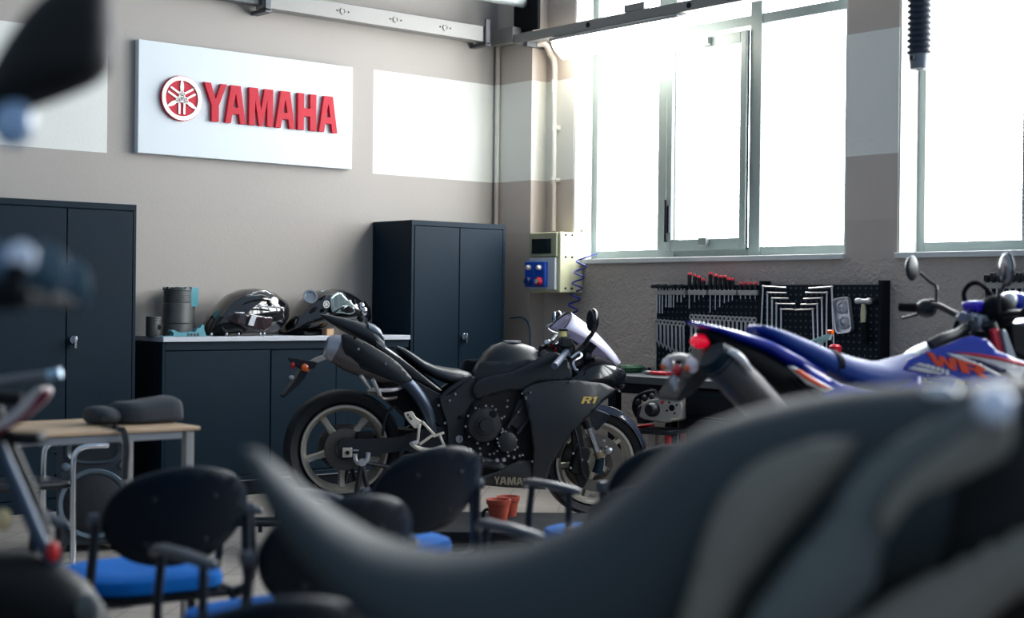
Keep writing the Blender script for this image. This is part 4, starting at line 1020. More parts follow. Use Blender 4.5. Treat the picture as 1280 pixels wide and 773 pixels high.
# ---------------------------------------------------------------- workbench, pegboards and tools
PB = -.07
PEG_M = bpy.data.materials.new('pegboard_black'); PEG_M.use_nodes = True
_nt = PEG_M.node_tree; _b = _nt.nodes['Principled BSDF']; _tc = _nt.nodes.new('ShaderNodeTexCoord')
_mp = _nt.nodes.new('ShaderNodeMapping'); _mp.inputs['Scale'].default_value = (26, 26, 26); _nt.links.new(_tc.outputs['Object'], _mp.inputs[0])
_fr = _nt.nodes.new('ShaderNodeVectorMath'); _fr.operation = 'FRACTION'; _nt.links.new(_mp.outputs[0], _fr.inputs[0])
_sb = _nt.nodes.new('ShaderNodeVectorMath'); _sb.operation = 'SUBTRACT'; _sb.inputs[1].default_value = (.5, .5, .5); _nt.links.new(_fr.outputs[0], _sb.inputs[0])
_ml = _nt.nodes.new('ShaderNodeVectorMath'); _ml.operation = 'MULTIPLY'; _ml.inputs[1].default_value = (1, 0, 1); _nt.links.new(_sb.outputs[0], _ml.inputs[0])
_ln = _nt.nodes.new('ShaderNodeVectorMath'); _ln.operation = 'LENGTH'; _nt.links.new(_ml.outputs[0], _ln.inputs[0])
_lt = _nt.nodes.new('ShaderNodeMath'); _lt.operation = 'LESS_THAN'; _lt.inputs[1].default_value = .17; _nt.links.new(_ln.outputs['Value'], _lt.inputs[0])
_mx = _nt.nodes.new('ShaderNodeMix'); _mx.data_type = 'RGBA'; _mx.inputs[6].default_value = lin((9, 22, 32)); _mx.inputs[7].default_value = lin((70, 78, 84))
_nt.links.new(_lt.outputs[0], _mx.inputs[0]); _nt.links.new(_mx.outputs[2], _b.inputs['Base Color']); _b.inputs['Roughness'].default_value = .5; _b.inputs['Specular IOR Level'].default_value = .15
BT = hx(915, 478, -.62).z          # bench top
def gx(px, py=400, x=PB): return GP(px, py, x).x
x0_, x1_ = gx(821), gx(1100); zt_ = hx(900, 356.5, PB).z
pb = thing('pegboard', 'long black perforated tool board behind the workbench under the first window', 'tool board', (0, 0, 0), R(-90))
pn = MB().box(x0_, x1_, PB, PB + .015, BT + .01, zt_).build('panel', PEG_M, pb, smooth=0)
MB().box(x0_, x1_, PB + .015, -.0, zt_ - .03, zt_).build('top_rail', NAVYD, pb, smooth=0)
for a, b, pt in ((gx(1100), gx(1103.5), 350.5), (gx(951), gx(954), 351.5)):
    MB().box(a, b, PB - .02, -.002, BT + .003, hx(1105 if a > gx(1000) else 955, pt, PB).z).build('post', NAVYD, pb, smooth=0, bevel=.003)
y2a, y2b = gx(1231), gx(1231) + 1.6
pb2 = thing('pegboard', 'second black tool board at the right edge under the right hand window', 'tool board', (0, 0, 0), R(-90))
MB().box(y2a, y2b, PB, PB + .015, BT + .01, hx(1250, 348, PB).z).build('panel', PEG_M, pb2, smooth=0)
MB().box(y2a, y2b, PB + .015, -.0, BT + .4, BT + .43).build('back_rail', NAVYD, pb2, smooth=0)
# bench
bl = GP(757, 500, -.62).x; brt = gx(1110.5) + .05
bench = thing('workbench', 'black steel workbench with drawers against the window wall', 'workbench', (0, 0, 0), R(-90))
MB().box(bl - .16, brt, -.64, -.02, BT - .045, BT).build('bench_top', M('bench_top_grey', (66, 72, 76), .45, var=.2, vscale=8), bench, smooth=0, bevel=.004)
MB().box(bl, brt, -.6, -.58, BT - .11, BT - .045).build('rail', NAVYD, bench, smooth=0)
for u in (bl + .01, brt - .08):
    for y in (-.61, -.1): MB().box(u, u + .07, y, y + .05, 0, BT - .045).build('leg', NAVYD, bench, smooth=0, bevel=.003)
d0 = GP(849, 500, -.6).x; d1 = d0 + .68
MB().box(d0, d1, -.6, -.05, .06, BT - .05).build('drawer_cabinet', NAVYD, bench, smooth=0, bevel=.003)
for k in range(4):
    z1 = BT - .06 - k * .155
    dr_ = MB().box(d0 + .01, d1 - .01, -.615, -.6, z1 - .148, z1).build('drawer', NAVYD, bench, smooth=0, bevel=.002)
    MB().box(d0 + .03, d1 - .1, -.625, -.615, z1 - .03, z1 - .018).build('drawer_pull', NAVY, dr_, smooth=0)
MB().cyl((d1 - .07, -.615, BT - .12), (d1 - .07, -.625, BT - .12), .014).build('lock', PALE, bench)
MB().box(gx(1231) , y2b, -.64, -.02, BT - .045, BT).build('bench_top', MATS['bench_top_grey'], bench, smooth=0, bevel=.004)
MB().box(brt, gx(1231), -.64, -.02, BT - .045, BT).build('bench_top', MATS['bench_top_grey'], bench, smooth=0, bevel=.004)
MB().box(y2b - .08, y2b - .01, -.61, -.56, 0, BT - .045).build('leg', NAVYD, bench, smooth=0)

# tool racks (part of the board) and the tools themselves
RACK = M('rack_strip_grey', (168, 168, 166), .4, .5, var=.2, vscale=60)
zr_a, zr_b = hx(880, 363, PB).z, hx(880, 369, PB).z
for a, b in ((822, 859.7), (864, 887), (889.5, 923.8), (926.6, 950.5)):
    MB().box(gx(a), gx(b), PB - .035, PB, zr_b, zr_a).build('tool_rack', RACK, pb, smooth=0, bevel=.002)
a2, b2_ = gx(1236), gx(1236) + .45
MB().box(a2, b2_, PB - .035, PB, hx(1250, 361, PB).z, hx(1250, 353.5, PB).z).build('tool_rack', RACK, pb2, smooth=0, bevel=.002)
SH = M('tool_steel', (214, 214, 216), .3, .7, var=.05)
def tool(name, cat, label, group, u, y=PB - .02):
    return thing(name, label, cat, (y, -u, 0), R(-90), group)
def screwdriver(px, ytop, ybot, small=False, label='', group='screwdrivers in the board racks'):
    u = gx(px); z0 = hx(px, ytop, PB).z; z1 = hx(px, ybot, PB).z; zh = zr_a + (.0 if small else .012)
    t = tool('screwdriver', 'screwdriver', label, group, u)
    r = .0135 if not small else .012
    MB().lathe([(0, zh - .005), (r * .6, zh - .005), (r, zh + .02), (r * .85, (zh + z0) / 2), (r * 1.05, z0 - .025), (r * .9, z0 - .01), (0, z0 - .01)], n=14).build('handle', BLK, t)
    MB().lathe([(0, z0 - .012), (r * .95, z0 - .012), (r * .9, z0 - .003), (r * .5, z0 + .003), (0, z0 + .004)], n=14).build('end_cap', M('tool_red', (196, 20, 44), .35), t)
    MB().cyl((0, 0, zh), (0, 0, z1), .0035, .003, n=8).build('shaft', SH, t)
for px, a, b in ((864, 341.6, 386), (870.7, 343.4, 378), (876, 345.3, 374.5), (881.4, 349, 372)):
    screwdriver(px, a, b, label='red capped black screwdriver in the second rack from the left of the tool board')
for px, a, b in ((890.2, 341, 391), (896.6, 343.4, 387.5), (902.2, 345, 384), (907.9, 344.8, 379), (913, 348, 377.5), (917.8, 348, 375.5)):
    screwdriver(px, a, b, label='red capped black screwdriver in the middle rack of the tool board', group='screwdrivers in the middle rack')
for px in (928, 934, 940, 946.3): screwdriver(px, 353.4, 374, True, 'short stubby red capped screwdriver in the rack left of the hex keys', 'stubby screwdrivers')
for k, (px, yb_) in enumerate(((823.5, 392), (826.8, 392), (830.2, 392), (834.7, 384.5), (838.5, 384.5), (840.9, 384.5), (844.2, 384.5), (848.8, 378), (853.6, 378), (857.5, 372))):
    u = gx(px); t = tool('nut_driver', 'tool', 'steel T-handled driver with black handle in the leftmost rack of the tool board', 'T-handled drivers in the leftmost rack', u, PB - .018)
    z1 = hx(px, yb_, PB).z; MB().cyl((0, 0, zr_a + .03), (0, 0, z1), .0045, n=8).build('shaft', SH, t)
    MB().box(-.011, .011, -.05, .014, zr_a + .012 + .003 * (k % 3), zr_a + .034 + .003 * (k % 3)).build('handle', BLK, t, bevel=.003)
for k in range(12):
    u = a2 + .02 + k * .037; t = tool('nut_driver', 'tool', 'steel driver with black handle in the rack of the right edge tool board', 'drivers on the right edge tool board', u, PB - .018)
    zz = hx(1250, 353.5, PB).z; MB().cyl((0, 0, zz + .03), (0, 0, zz - .2 + .02 * (k % 3)), .0055, n=8).build('shaft', SH, t)
    MB().box(-.012, .012, -.05, .012, zz + .006, zz + .04 + .01 * (k % 2)).build('handle', BLK, t, bevel=.003)
def wrench(u, z0, z1, slant, label, group, w=.02):
    t = tool('combination_wrench', 'wrench', label, group, u, PB - .022); t.rotation_euler = (0, 0, R(-90))
    L = z0 - z1; d = Vector((slant, 0, -1)).normalized()
    s = MB().bar(Vector((0, 0, z0 - .02)), Vector((0, 0, z0)) + d * (L - .015), w * .8, .005, Vector((0, 1, 0)))
    s.build('shank', SH, t, bevel=.0015)
    MB().lathe([(w * .5, -.004), (w * .95, -.004), (w * .95, .004), (w * .5, .004)], (0, 0, z0 - .012), (0, 1, 0), 16, closed=True).build('ring_end', SH, t)
    e = Vector((0, 0, z0)) + d * (L - .012)
    mb = MB()
    for s_ in (-1, 1): mb.bar(e + Vector((s_ * w * .55, 0, .002)), e + Vector((s_ * w * .7, 0, -.016)), w * .45, .006, Vector((0, 1, 0)))
    mb.bar(e + Vector((-w * .7, 0, .004)), e + Vector((w * .7, 0, .004)), w * .5, .006, Vector((0, 1, 0))).build('jaw', SH, t)
for k, x in enumerate((48, 72, 98, 122, 148, 175, 202, 225)):
    px = 815 + x / 5.33; wrench(gx(px), hx(px, 400 + k * .4, PB).z, hx(px, 430 + k * 2.4, PB).z, .035, 'steel combination wrench in the slanting lower left row of the tool board', 'lower left row of wrenches')
for k, x in enumerate((280, 308, 335, 362, 390, 417, 443, 470, 498, 527, 555, 583, 612, 640, 668, 698)):
    px = 815 + x / 5.33; wrench(gx(px), hx(px, 394 + k * .25, PB).z, hx(px, 438 - k * 1.25, PB).z, -.01, 'steel combination wrench in the long row under the screwdrivers', 'long row of wrenches')
def hexkey(c, h, v, label):
    cc, hh, vv = (GP(940 + p[0] / 7.03, 340 + p[1] / 7.03, PB - .02) for p in (c, h, v))
    t = thing('hex_key', label, 'hex key', (PB - .02, -cc.x, 0), R(-90), 'hex keys on the tool board')
    o = Vector((cc.x, cc.y, 0)); cc, hh, vv = cc - o, hh - o, vv - o
    MB().tube([hh, cc + (hh - cc).normalized() * .012, cc, cc + (vv - cc).normalized() * .012, vv], .0055, 6).build('bar', SH, t, smooth=0)
    MB().ball(cc, .008).build('hook', PALE, t)
nm = ['outermost', 'second outermost', 'middle', 'second innermost', 'innermost']
for k, (c, h, v) in enumerate((((97, 127), (300, 140), (75, 640)), ((135, 182), (305, 185), (132, 680)), ((177, 232), (320, 235), (172, 700)), ((215, 280), (380, 283), (210, 720)), ((255, 328), (365, 330), (255, 740)))):
    hexkey(c, h, v, '%s silver L-shaped hex key of the left nested set on the tool board' % nm[k])
for k, (c, h, v) in enumerate((((700, 132), (500, 145), (720, 635)), ((657, 183), (470, 183), (655, 680)), ((613, 230), (453, 238), (622, 700)), ((573, 285), (430, 287), (582, 700)), ((533, 328), (375, 335), (547, 690)))):
    hexkey(c, h, v, '%s silver L-shaped hex key of the right nested set on the tool board' % nm[k])
# magnetic tray with two round bowls
c = GP(940 + 818 / 7.03, 340 + 382 / 7.03, PB)
t = thing('parts_tray', 'rounded steel tray with two round bowls hung tilted on the tool board', 'tray', (PB, -c.x, c.z), R(-90)); t.rotation_euler = (0, 0, R(-90))
def rr(w, h, r, n=6, rot=R(9)):
    out = []
    for sx, sz, a0 in ((1, 1, 0), (-1, 1, 90), (-1, -1, 180), (1, -1, 270)):
        for i in range(n + 1):
            a = R(a0 + 90 * i / n); x, z = sx * (w - r) + r * math.cos(a), sz * (h - r) + r * math.sin(a)
            out.append((x * math.cos(rot) - z * math.sin(rot), x * math.sin(rot) + z * math.cos(rot)))
    return out
hh = abs(GP(1056, 372, PB).z - GP(1056, 417, PB).z) / 2; ww = .058
a_, b_, c_ = rr(ww, hh, .03), rr(ww - .008, hh - .008, .025), rr(ww - .012, hh - .012, .022)
K = len(a_)
MB().rings([[Vector((u, -.005, v)) for u, v in a_], [Vector((u, -.035, v)) for u, v in a_], [Vector((u, -.035, v)) for u, v in b_], [Vector((u, -.012, v)) for u, v in c_]]).build('tray', SH, t, smooth=40)
for s_ in (1, -1):
    q = Vector((-math.sin(R(9)) * s_ * hh * .42, -.012, math.cos(R(9)) * s_ * hh * .42))
    MB().lathe([(0, 0), (.036, 0), (.038, .012), (.03, .014), (.026, .008), (0, .012)], q, (0, -1, 0), 28).build('bowl', M('bowl_grey', (176, 180, 190), .25, .7), t)
# hammer
c = GP(940 + 982 / 7.03, 340 + 260 / 7.03, PB - .03)
t = thing('hammer', 'mallet with silver head and black grip hanging beside the steel tray', 'hammer', (PB - .03, -c.x, 0), R(-90))
def hp_(x, y): q = GP(940 + x / 7.03, 340 + y / 7.03, PB - .03); return Vector((q.x - c.x, 0, q.z))
h1, h2 = hp_(915, 257), hp_(1050, 257)
MB().lathe([(0, 0), (.016, 0), (.018, .01), (.018, .03), (.014, .04), (.014, .07), (.019, .08), (.019, (h2 - h1).length - .01), (.016, (h2 - h1).length), (0, (h2 - h1).length)], h1, (h2 - h1), 20).build('head', SH, t)
MB().tube([hp_(980, 280), hp_(980, 360), hp_(976, 445)], [.012, .017, .014], 12).build('handle', M('handle_cream', (196, 190, 150), .5), t)
MB().tube([hp_(978, 445), hp_(985, 530), hp_(990, 635)], [.016, .018, .019], 12).build('grip', BLKM, t)
MB().ball(h2 + Vector((.02, .01, 0)), .02, .012, .02).build('hammer_cap', BLKM, t)
# things on the bench
def bp_at(px, x): return GP(px, 460, x).x
u = bp_at(786, -.35)
t = thing('tool_case', 'small dark green case lying on the left end of the workbench', 'case', (-.35, -u, BT + .0005), R(-90))
MB().box(-.06, .06, -.08, .08, 0, .05).build('case', M('case_green', (24, 66, 44), .5), t, bevel=.012); MB().box(-.065, .065, -.085, .085, .03, .038).build('rim', M('case_green_light', (60, 100, 70), .5), t, bevel=.002)
u = bp_at(817, -.45)
t = thing('pliers', 'red handled pliers lying on the workbench in front of the tool board', 'pliers', (-.45, -u, BT + .001), R(-90))
for s_ in (-1, 1):
    MB().tube([(-.02, s_ * .006, .014), (.05, s_ * .03, .014), (.13, s_ * .018, .014)], .011, 8, 5).build('handle', MATS['tool_red'], t)
    MB().tube([(-.02, s_ * .006, .014), (-.05, s_ * .012, .014), (-.1, s_ * .003, .014)], [.012, .012, .004], 8, 3).build('jaw', STEEL, t)
u = bp_at(843, -.35)
t = thing('ratchet', 'chrome ratchet handle lying on the workbench right of the red pliers', 'wrench', (-.35, -u, BT + .001), R(-90))
MB().tube([(-.1, 0, .015), (.06, .02, .015)], [.011, .008], 8).build('handle', CHR, t); MB().lathe([(0, 0), (.022, 0), (.022, .02), (0, .02)], (-.12, 0, .004), (0, 0, 1), 16).build('head', CHR, t)
u = bp_at(800, -.25)
t = thing('socket_rail', 'black rail of small dark sockets lying on the bench behind the pliers', 'tool', (-.25, -u, BT + .001), R(-90))
MB().box(-.14, .14, -.012, .012, 0, .012).build('rail', BLK, t, bevel=.002)
for k in range(8): MB().lathe([(.005, 0), (.011, 0), (.011, .022), (.005, .022)], (-.12 + k * .034, 0, .012), (0, 0, 1), 12, closed=True).build('socket', STEEL if k % 2 else BLK, t)
# spray head and red cap seen above the blue seat
q = GP(940 + 600 / 7.03, 340 + 600 / 7.03, -.45)
t = thing('trigger_sprayer', 'pale teal trigger sprayer with orange nozzle on the bench behind the blue seat', 'spray bottle', (-.45, -q.x, 0), R(-90))
def sp_(x, y): r_ = GP(940 + x / 7.03, 340 + y / 7.03, -.45); return (r_.x - q.x, r_.z)
TQ = M('pale_teal', (150, 186, 184), .4)
MB().prism([sp_(*p) for p in ((480, 640), (545, 592), (640, 560), (676, 538), (692, 556), (684, 600), (600, 606), (560, 610), (500, 640))], -.015, .015, lambda a, b, c: Vector((a, c, b))).build('spray_head', TQ, t, smooth=0, bevel=.003)
MB().prism([sp_(*p) for p in ((575, 640), (600, 604), (650, 604), (600, 645))], -.01, .01, lambda a, b, c: Vector((a, c, b))).build('trigger', TQ, t, smooth=0, bevel=.002)
x_, z_ = sp_(688, 530); MB().cyl((x_ - .014, 0, z_), (x_ + .016, 0, z_), .013).build('nozzle', ORG, t)
x_, z_ = sp_(545, 640); MB().lathe([(0, BT + .001), (.045, BT + .001), (.048, BT + .02), (.048, z_ - .06), (.02, z_ - .02), (.016, z_ + .02), (0, z_ + .02)], (x_, 0, 0), (0, 0, 1), 24).build('bottle', M('bottle_clear_teal', (90, 130, 134), .3), t)
q = GP(940 + 730 / 7.03, 340 + 690 / 7.03, -.4)
t = thing('spray_can', 'spray can with red cap standing on the bench behind the blue seat', 'can', (-.4, -q.x, BT + .001), R(-90))
h = q.z - BT
MB().lathe([(0, 0), (.032, 0), (.033, .01), (.033, h - .03), (.03, h - .02), (0, h - .02)], n=24).build('can', PALE, t)
MB().lathe([(0, h - .02), (.03, h - .02), (.034, h - .005), (.034, h + .02), (.022, h + .032), (0, h + .034)], n=24).build('cap', MATS['tool_red'], t)

# engine unit on its red stand
E = Fr((-.82, -GP(820, 500, -.82).x), R(-72))
ALG = M('engine_aluminium', (168, 164, 156), .45, .45, var=.08, vscale=20)
t = thing('engine', 'bare aluminium motorcycle engine with black cover mounted on the low red stand', 'engine', (E.o.x, E.o.y, 0), E.h)
plate(E, t, 'crankcase', ALG, [(812, 503), (820, 499), (832, 497), (848, 494), (849, 526), (840, 528), (815, 524), (808, 520)], -.1, .1, .01, smooth=0)
q = E.p(841, 510, -.1); f_ = MB().lathe([(0, 0), (.06, 0), (.06, .008), (0, .012)], (q.x, -.1, q.z), (0, -1, 0), 24).build('side_flange', ALG, t)
MB().cyl((q.x, -.112, q.z), (q.x, -.116, q.z), .018).build('shaft_hole', BLKM, f_)
for k in range(4): a = R(30 + 90 * k); MB().cyl((q.x + .035 * math.cos(a), -.11, q.z + .035 * math.sin(a)), (q.x + .035 * math.cos(a), -.115, q.z + .035 * math.sin(a)), .006).build('bolt_hole', BLKM, f_)
q = E.p(813, 512.5, -.13); MB().lathe([(0, .03), (.03, .03), (.04, .015), (.042, -.03), (0, -.03)], (q.x, -.11, q.z), (-.3, -1, 0), 24).build('round_cover', BLK, t)
MB().tube([E.p(798, 520, -.05), E.p(794, 510, -.05), E.p(797, 499, -.05), E.p(808, 493, -.05), E.p(820, 491, -.05)], .02, 10, 5).build('cable_loom', BLKM, t)
for px, py in ((798, 503), (802, 512), (800, 518), (806, 498), (808, 508), (815, 496), (827, 492), (830, 488)): MB().ball(E.p(px, py, -.07), .018, .02, .02).build('fitting', ENG, t)
MB().tube([E.p(814, 496, 0), E.p(814, 486, 0)], .012, 8).build('stub_pipe', BLKM, t)
q = E.p(828.5, 503.5, -.105); MB().box(q.x - .012, q.x + .012, -.106, -.1, q.z - .009, q.z + .009).build('red_tag', MATS['tool_red'], t)
plate(E, t, 'sump', ENG, [(800, 518), (812, 520), (812, 529), (802, 529)], -.06, .06, .006, smooth=0)
t = thing('engine_stand', 'low red and black engine stand on the floor before the workbench', 'stand', (E.o.x, E.o.y, 0), E.h)
zt_ = E.p(815, 529, 0).z - .03
MB().box(E.p(800, 530).x, E.p(850, 530).x, -.13, .13, zt_ - .025, zt_).build('tray', BLK, t, bevel=.004)
MB().box(E.p(796, 530).x, E.p(805, 530).x, -.14, .14, zt_ - .03, zt_ + .012).build('cross_bar', M('stand_red', (170, 20, 32), .4), t, bevel=.004)
SR = MATS['stand_red']
for px in (809, 845):
    for y in (-.1, .1): u = E.p(px, 540).x; MB().box(u - .014, u + .014, y - .014, y + .014, .05, zt_ - .025).build('leg', SR, t, bevel=.003)
u = E.p(817, 540).x; MB().box(u - .02, u + .02, -.02, .02, .05, zt_ - .025).build('post', PALE, t)
MB().box(E.p(803, 530).x, E.p(851, 530).x, -.13, .13, .03, .05).build('base', BLK, t, bevel=.004)
for px in (809, 845):
    for y in (-.1, .1): MB().cyl((E.p(px, 540).x, y - .015, .02), (E.p(px, 540).x, y + .015, .02), .02).build('caster', BLK, t)

# ---------------------------------------------------------------- table, bag, speaker
TZ = .73
p1, p2 = hz(251, 533, TZ), hz(175, 520.5, TZ)
t = thing('school_table', 'beech topped table with square grey legs at the left before the tall cabinet', 'table', (p1.x, p1.y, 0))
dp = p2.y - p1.y; LT = 1.5
WOOD = M('beech_laminate', (186, 158, 128), .4, var=.08, vscale=3)
MB().box(-LT, 0, 0, dp, TZ - .014, TZ).build('tabletop', WOOD, t, smooth=0, bevel=.004)
MB().box(-LT + .066, -.066, .013, .04, TZ - .042, TZ - .015).build('apron', ALU, t, smooth=0, bevel=.002)
MB().box(-LT + .066, -.066, dp - .04, dp - .013, TZ - .042, TZ - .015).build('apron', ALU, t, smooth=0, bevel=.002)
MB().box(-.05, -.024, .056, dp - .056, TZ - .041, TZ - .016).build('apron', ALU, t, smooth=0, bevel=.002)
for x in (-.054, -LT + .02):
    for y in (.01, dp - .044): MB().box(x, x + .034, y, y + .034, 0, TZ - .015).build('leg', M('table_leg_grey', (148, 148, 148), .45, .4), t, smooth=0, bevel=.004)
BAGM = M('bag_fabric', (46, 50, 56), .85, bump=.4, bscale=120)
T = Fr((p1.x, p1.y + dp * .5), 0.)
t = thing('shoulder_bag', 'soft black fabric bag lying on the beech table with its strap hanging down', 'bag', (T.o.x, T.o.y, 0))
mb = MB(); T.loft(mb, [(140, 512, 526, .03), (143, 505, 529, .08), (152, 502.5, 530, .11), (166, 502, 529.5, .12), (182, 499, 528, .12), (198, 496.5, 527, .12), (209, 494.5, 525.5, .12), (214, 497, 524.5, .11), (216.5, 505, 523, .09)], 4, 24, .3)
mb.build('bag_body', BAGM, t, smooth=60)
mb = MB(); T.loft(mb, [(108, 513, 527, .03), (112, 509, 531, .07), (120, 507.5, 532, .09), (132, 507, 532, .09), (143, 510, 530, .07), (147, 516, 527, .03)], 2.2, 20)
mb.build('bag_flap', BAGM, t, subsurf=1)
def strap(mb, pts, w, th=.004):
    P = crs(pts, 6); rings = []
    for i, p in enumerate(P):
        d = (P[min(i+1, len(P)-1)] - P[max(i-1, 0)]).normalized(); s_ = d.cross(Vector((0, 1, .0))); s_ = s_.normalized() if s_.length > .1 else Vector((1, 0, 0)); n_ = d.cross(s_)
        rings.append([p + s_ * a * w / 2 + n_ * b * th / 2 for a, b in ((-1, -1), (1, -1), (1, 1), (-1, 1))])
    return mb.rings(rings)
yy = -dp * .5 - .012
zs = lambda q: Vector((q.x, q.y, TZ + .006))
strap(MB(), [zs(T.p(128, 530, -.1)), zs(T.p(142, 533, -.2)), zs(T.p(150, 535, yy + .012)), T.p(155, 541, yy - .005), T.p(158, 560, yy - .01), T.p(157, 580, yy - .01), T.p(156, 600, yy - .01)], .022).build('strap', BLK, t)
MB().box(-.012, .012, -.005, .005, -.008, .008, Matrix.Translation(T.p(132, 524, -.09))).build('buckle', BLK, t)
# speaker
SPM = M('speaker_shell', (40, 50, 58), .5)
o = CAM + VW * 7.15 + RT * ((117 - 640) / FPX * 7.15)
S = Fr(o, YAW - R(90) + R(20)); hS = .56; wS = .17
t = thing('loudspeaker', 'black portable loudspeaker with horn and round woofer standing under the table', 'loudspeaker', (o.x, o.y, 0), S.h)
prof = [(-.15, -.9), (-.13, -1), (.14, -.62), (.15, -.55), (.15, .55), (.14, .62), (-.13, 1), (-.15, .9)]
MB().rings([[Vector((b * wS, a, z)) for a, b in prof] for z in (.03, hS)]).build('cabinet', SPM, t, smooth=30, bevel=.012)
wf = MB().lathe([(.155, 0), (.165, .012), (.16, .022), (.148, .018), (.145, .01), (.14, .008)], (0, -.15, .225), (0, -1, 0), 48); wf.build('woofer_ring', M('ring_grey', (92, 108, 122), .35), t)
MB().lathe([(.146, .006), (.12, .018), (.05, .024), (0, .026)], (0, -.15, .225), (0, -1, 0), 40).build('woofer_grille', M('grille_black', (14, 20, 28), .6, bump=.5, bscale=300), t)
hb = [[Vector((a * .125 * s_, y, .475 + b * .06 * s_)) for a, b in [(math.copysign(abs(math.cos(q)) ** .7, math.cos(q)), math.copysign(abs(math.sin(q)) ** .7, math.sin(q))) for q in [2 * PI * i / 28 for i in range(28)]]] for s_, y in ((1.05, -.15), (1.05, -.165), (1., -.168), (.8, -.145), (.3, -.11))]
MB().rings(hb).build('horn', M('horn_grey', (60, 70, 78), .35), t)
for sx in (-1, 1): MB().ball((sx * .13, -.158, .4), .02, .012, .02).build('knob', MATS['ring_grey'], t)
for z in (.35, .45): MB().box(-wS + .01 - .02, -wS + .02, -.09, -.02, z, z + .012).build('side_grip', BLK, t)
for sx in (-.1, .1): MB().lathe([(0, -.015), (.03, -.015), (.03, .015), (0, .015)], (sx, .12, .03), (1, 0, 0), 20).build('wheel', BLK, t); MB().cyl((sx, -.11, 0), (sx, -.11, .03), .018).build('foot', BLK, t)
# cantilever chair at the far left behind the table
o = CAM + VW * 6.68 + RT * ((75 - 640) / FPX * 6.68)
S = Fr(o, YAW - R(140))
t = thing('cantilever_chair', 'chrome tube chair with black seat standing left of the loudspeaker', 'chair', (o.x, o.y, 0), S.h)
for x in (-.16, .16):
    MB().tube([(x, -.42, .014), (x, -.2, .014), (x, -.03, .014), (x, 0, .045), (x, 0, .25), (x, 0, .46), (x * .98, .015, .51), (x * .96, .06, .53), (x * .94, .16, .53)], .013, 10, 4).build('tube_frame', CHR, t)
MB().tube([(-.16, -.42, .014), (.16, -.42, .014)], .013, 8).build('floor_bar', CHR, t)
MB().tube([(-.15, .16, .53), (.15, .16, .53)], .013, 8).build('top_bar', CHR, t)
MB().box(-.145, .145, -.4, .0, .35, .385).build('seat', BLK, t, bevel=.015)
MB().tube([(-.155, -.0, .36), (.155, -.0, .36)], .011, 8).build('cross_bar', CHR, t)

# low lift platform with pots
LZ = .16
o = CAM + VW * 7.0
Lf = Fr(o, YAW - R(90))
t = thing('lift_platform', 'low black motorcycle lift platform on the floor before the sport motorcycle', 'lift', (o.x, o.y, 0), Lf.h)
def lx(px, Z=7.): return (px - 640) / FPX * Z
MB().box(lx(372), lx(800), -.32, .33, LZ - .04, LZ).build('deck', M('lift_deck_black', (22, 25, 29), .8, spec=.1, bump=.3, bscale=60), t, smooth=0, bevel=.004)
MB().box(lx(372), lx(800), -.3, .3, .0, .03).build('base', BLKM, t, smooth=0, bevel=.004)
for s_ in (-1, 1): MB().bar((lx(400), s_ * .25, .03), (lx(760), s_ * .25, LZ - .03), .03).build('scissor_arm', BLK, t)
for z, y in ((LZ - .02, 0.), (LZ - .02, .12)): MB().tube([(lx(288), y, z), (lx(300), y, z), (lx(374), y, z)], .014, 8).build('side_bar', BLK, t)
MB().cyl((lx(328), 0, LZ - .02), (lx(328), 0, LZ - .06), .01).cyl((lx(289), -.0, LZ - .02), (lx(289), .12, LZ - .02), .014).build('peg', BLK, t)
MB().box(lx(343), lx(372), .05, .3, LZ - .03, LZ + .03).build('ramp_block', BLK, t, bevel=.01)
MB().box(lx(372), lx(400), -.3, .3, LZ - .02, LZ + .012).build('end_plate', BLK, t, bevel=.004)
TER = M('terracotta', (158, 66, 46), .6, var=.08)
for px, Z, sc_, lab in ((626, 7.05, 1., 'front terracotta plant pot standing on the low black platform'), (638, 7.2, .95, 'terracotta plant pot half hidden behind the nearer pot on the platform')):
    q = CAM + VW * Z + RT * ((px - 640) / FPX * Z)
    t = thing('plant_pot', lab, 'pot', (q.x, q.y, LZ + .0005), 0, None)
    MB().lathe([(0, 0), (.04, 0), (.052, .075), (.057, .077), (.06, .1), (.053, .1), (.048, .06), (.036, .008), (0, .008)], n=32).build('pot', TER, t).scale = (sc_,) * 3
q = CAM + VW * 7.1 + RT * ((607 - 640) / FPX * 7.1)
tag(MB().tube([(q.x, q.y, LZ + .006), (q.x, q.y, LZ + .03), (q.x + .015, q.y - .01, LZ + .045), (q.x + .03, q.y - .02, LZ + .03)], .008, 8, 4).build('hook', BLK), 'small black hook lying left of the terracotta pots', 'hook')

# exhaust hose hanging from the ceiling at the top right
Z = 6.2; q = CAM + VW * Z + RT * ((1145 - 640) / FPX * Z)
zb_ = H0 + (382 - 86) / FPX * Z; zc_ = H0 + (382 - 68) / FPX * Z
t = thing('extraction_hose', 'black corrugated hose with grey nozzle hanging at the top right', 'hose', (q.x, q.y, 0))
pr = []; z = zc_
while z < CEIL: pr += [(.04, z), (.05, z + .006), (.05, z + .014), (.04, z + .02)]; z += .024
MB().lathe([(0, zc_)] + pr + [(0, z)], n=28).build('hose', M('hose_blue_black', (30, 40, 56), .5), t, smooth=60)
MB().lathe([(.02, zb_), (.036, zb_), (.038, zb_ + .01), (.044, zc_ + .01), (.02, zc_ + .01)], n=24, closed=True).build('nozzle', M('nozzle_grey', (120, 124, 130), .4, .6), t)
MB().box(-.056, -.036, -.01, .01, zb_ + .035, zb_ + .05).build('clip', BLK, t)
def clampz(o, z0):
    for v in o.data.vertices:
        w = v.co.z + (o.location.z if not o.parent else 0)
        if w < z0: v.co.z += z0 - w
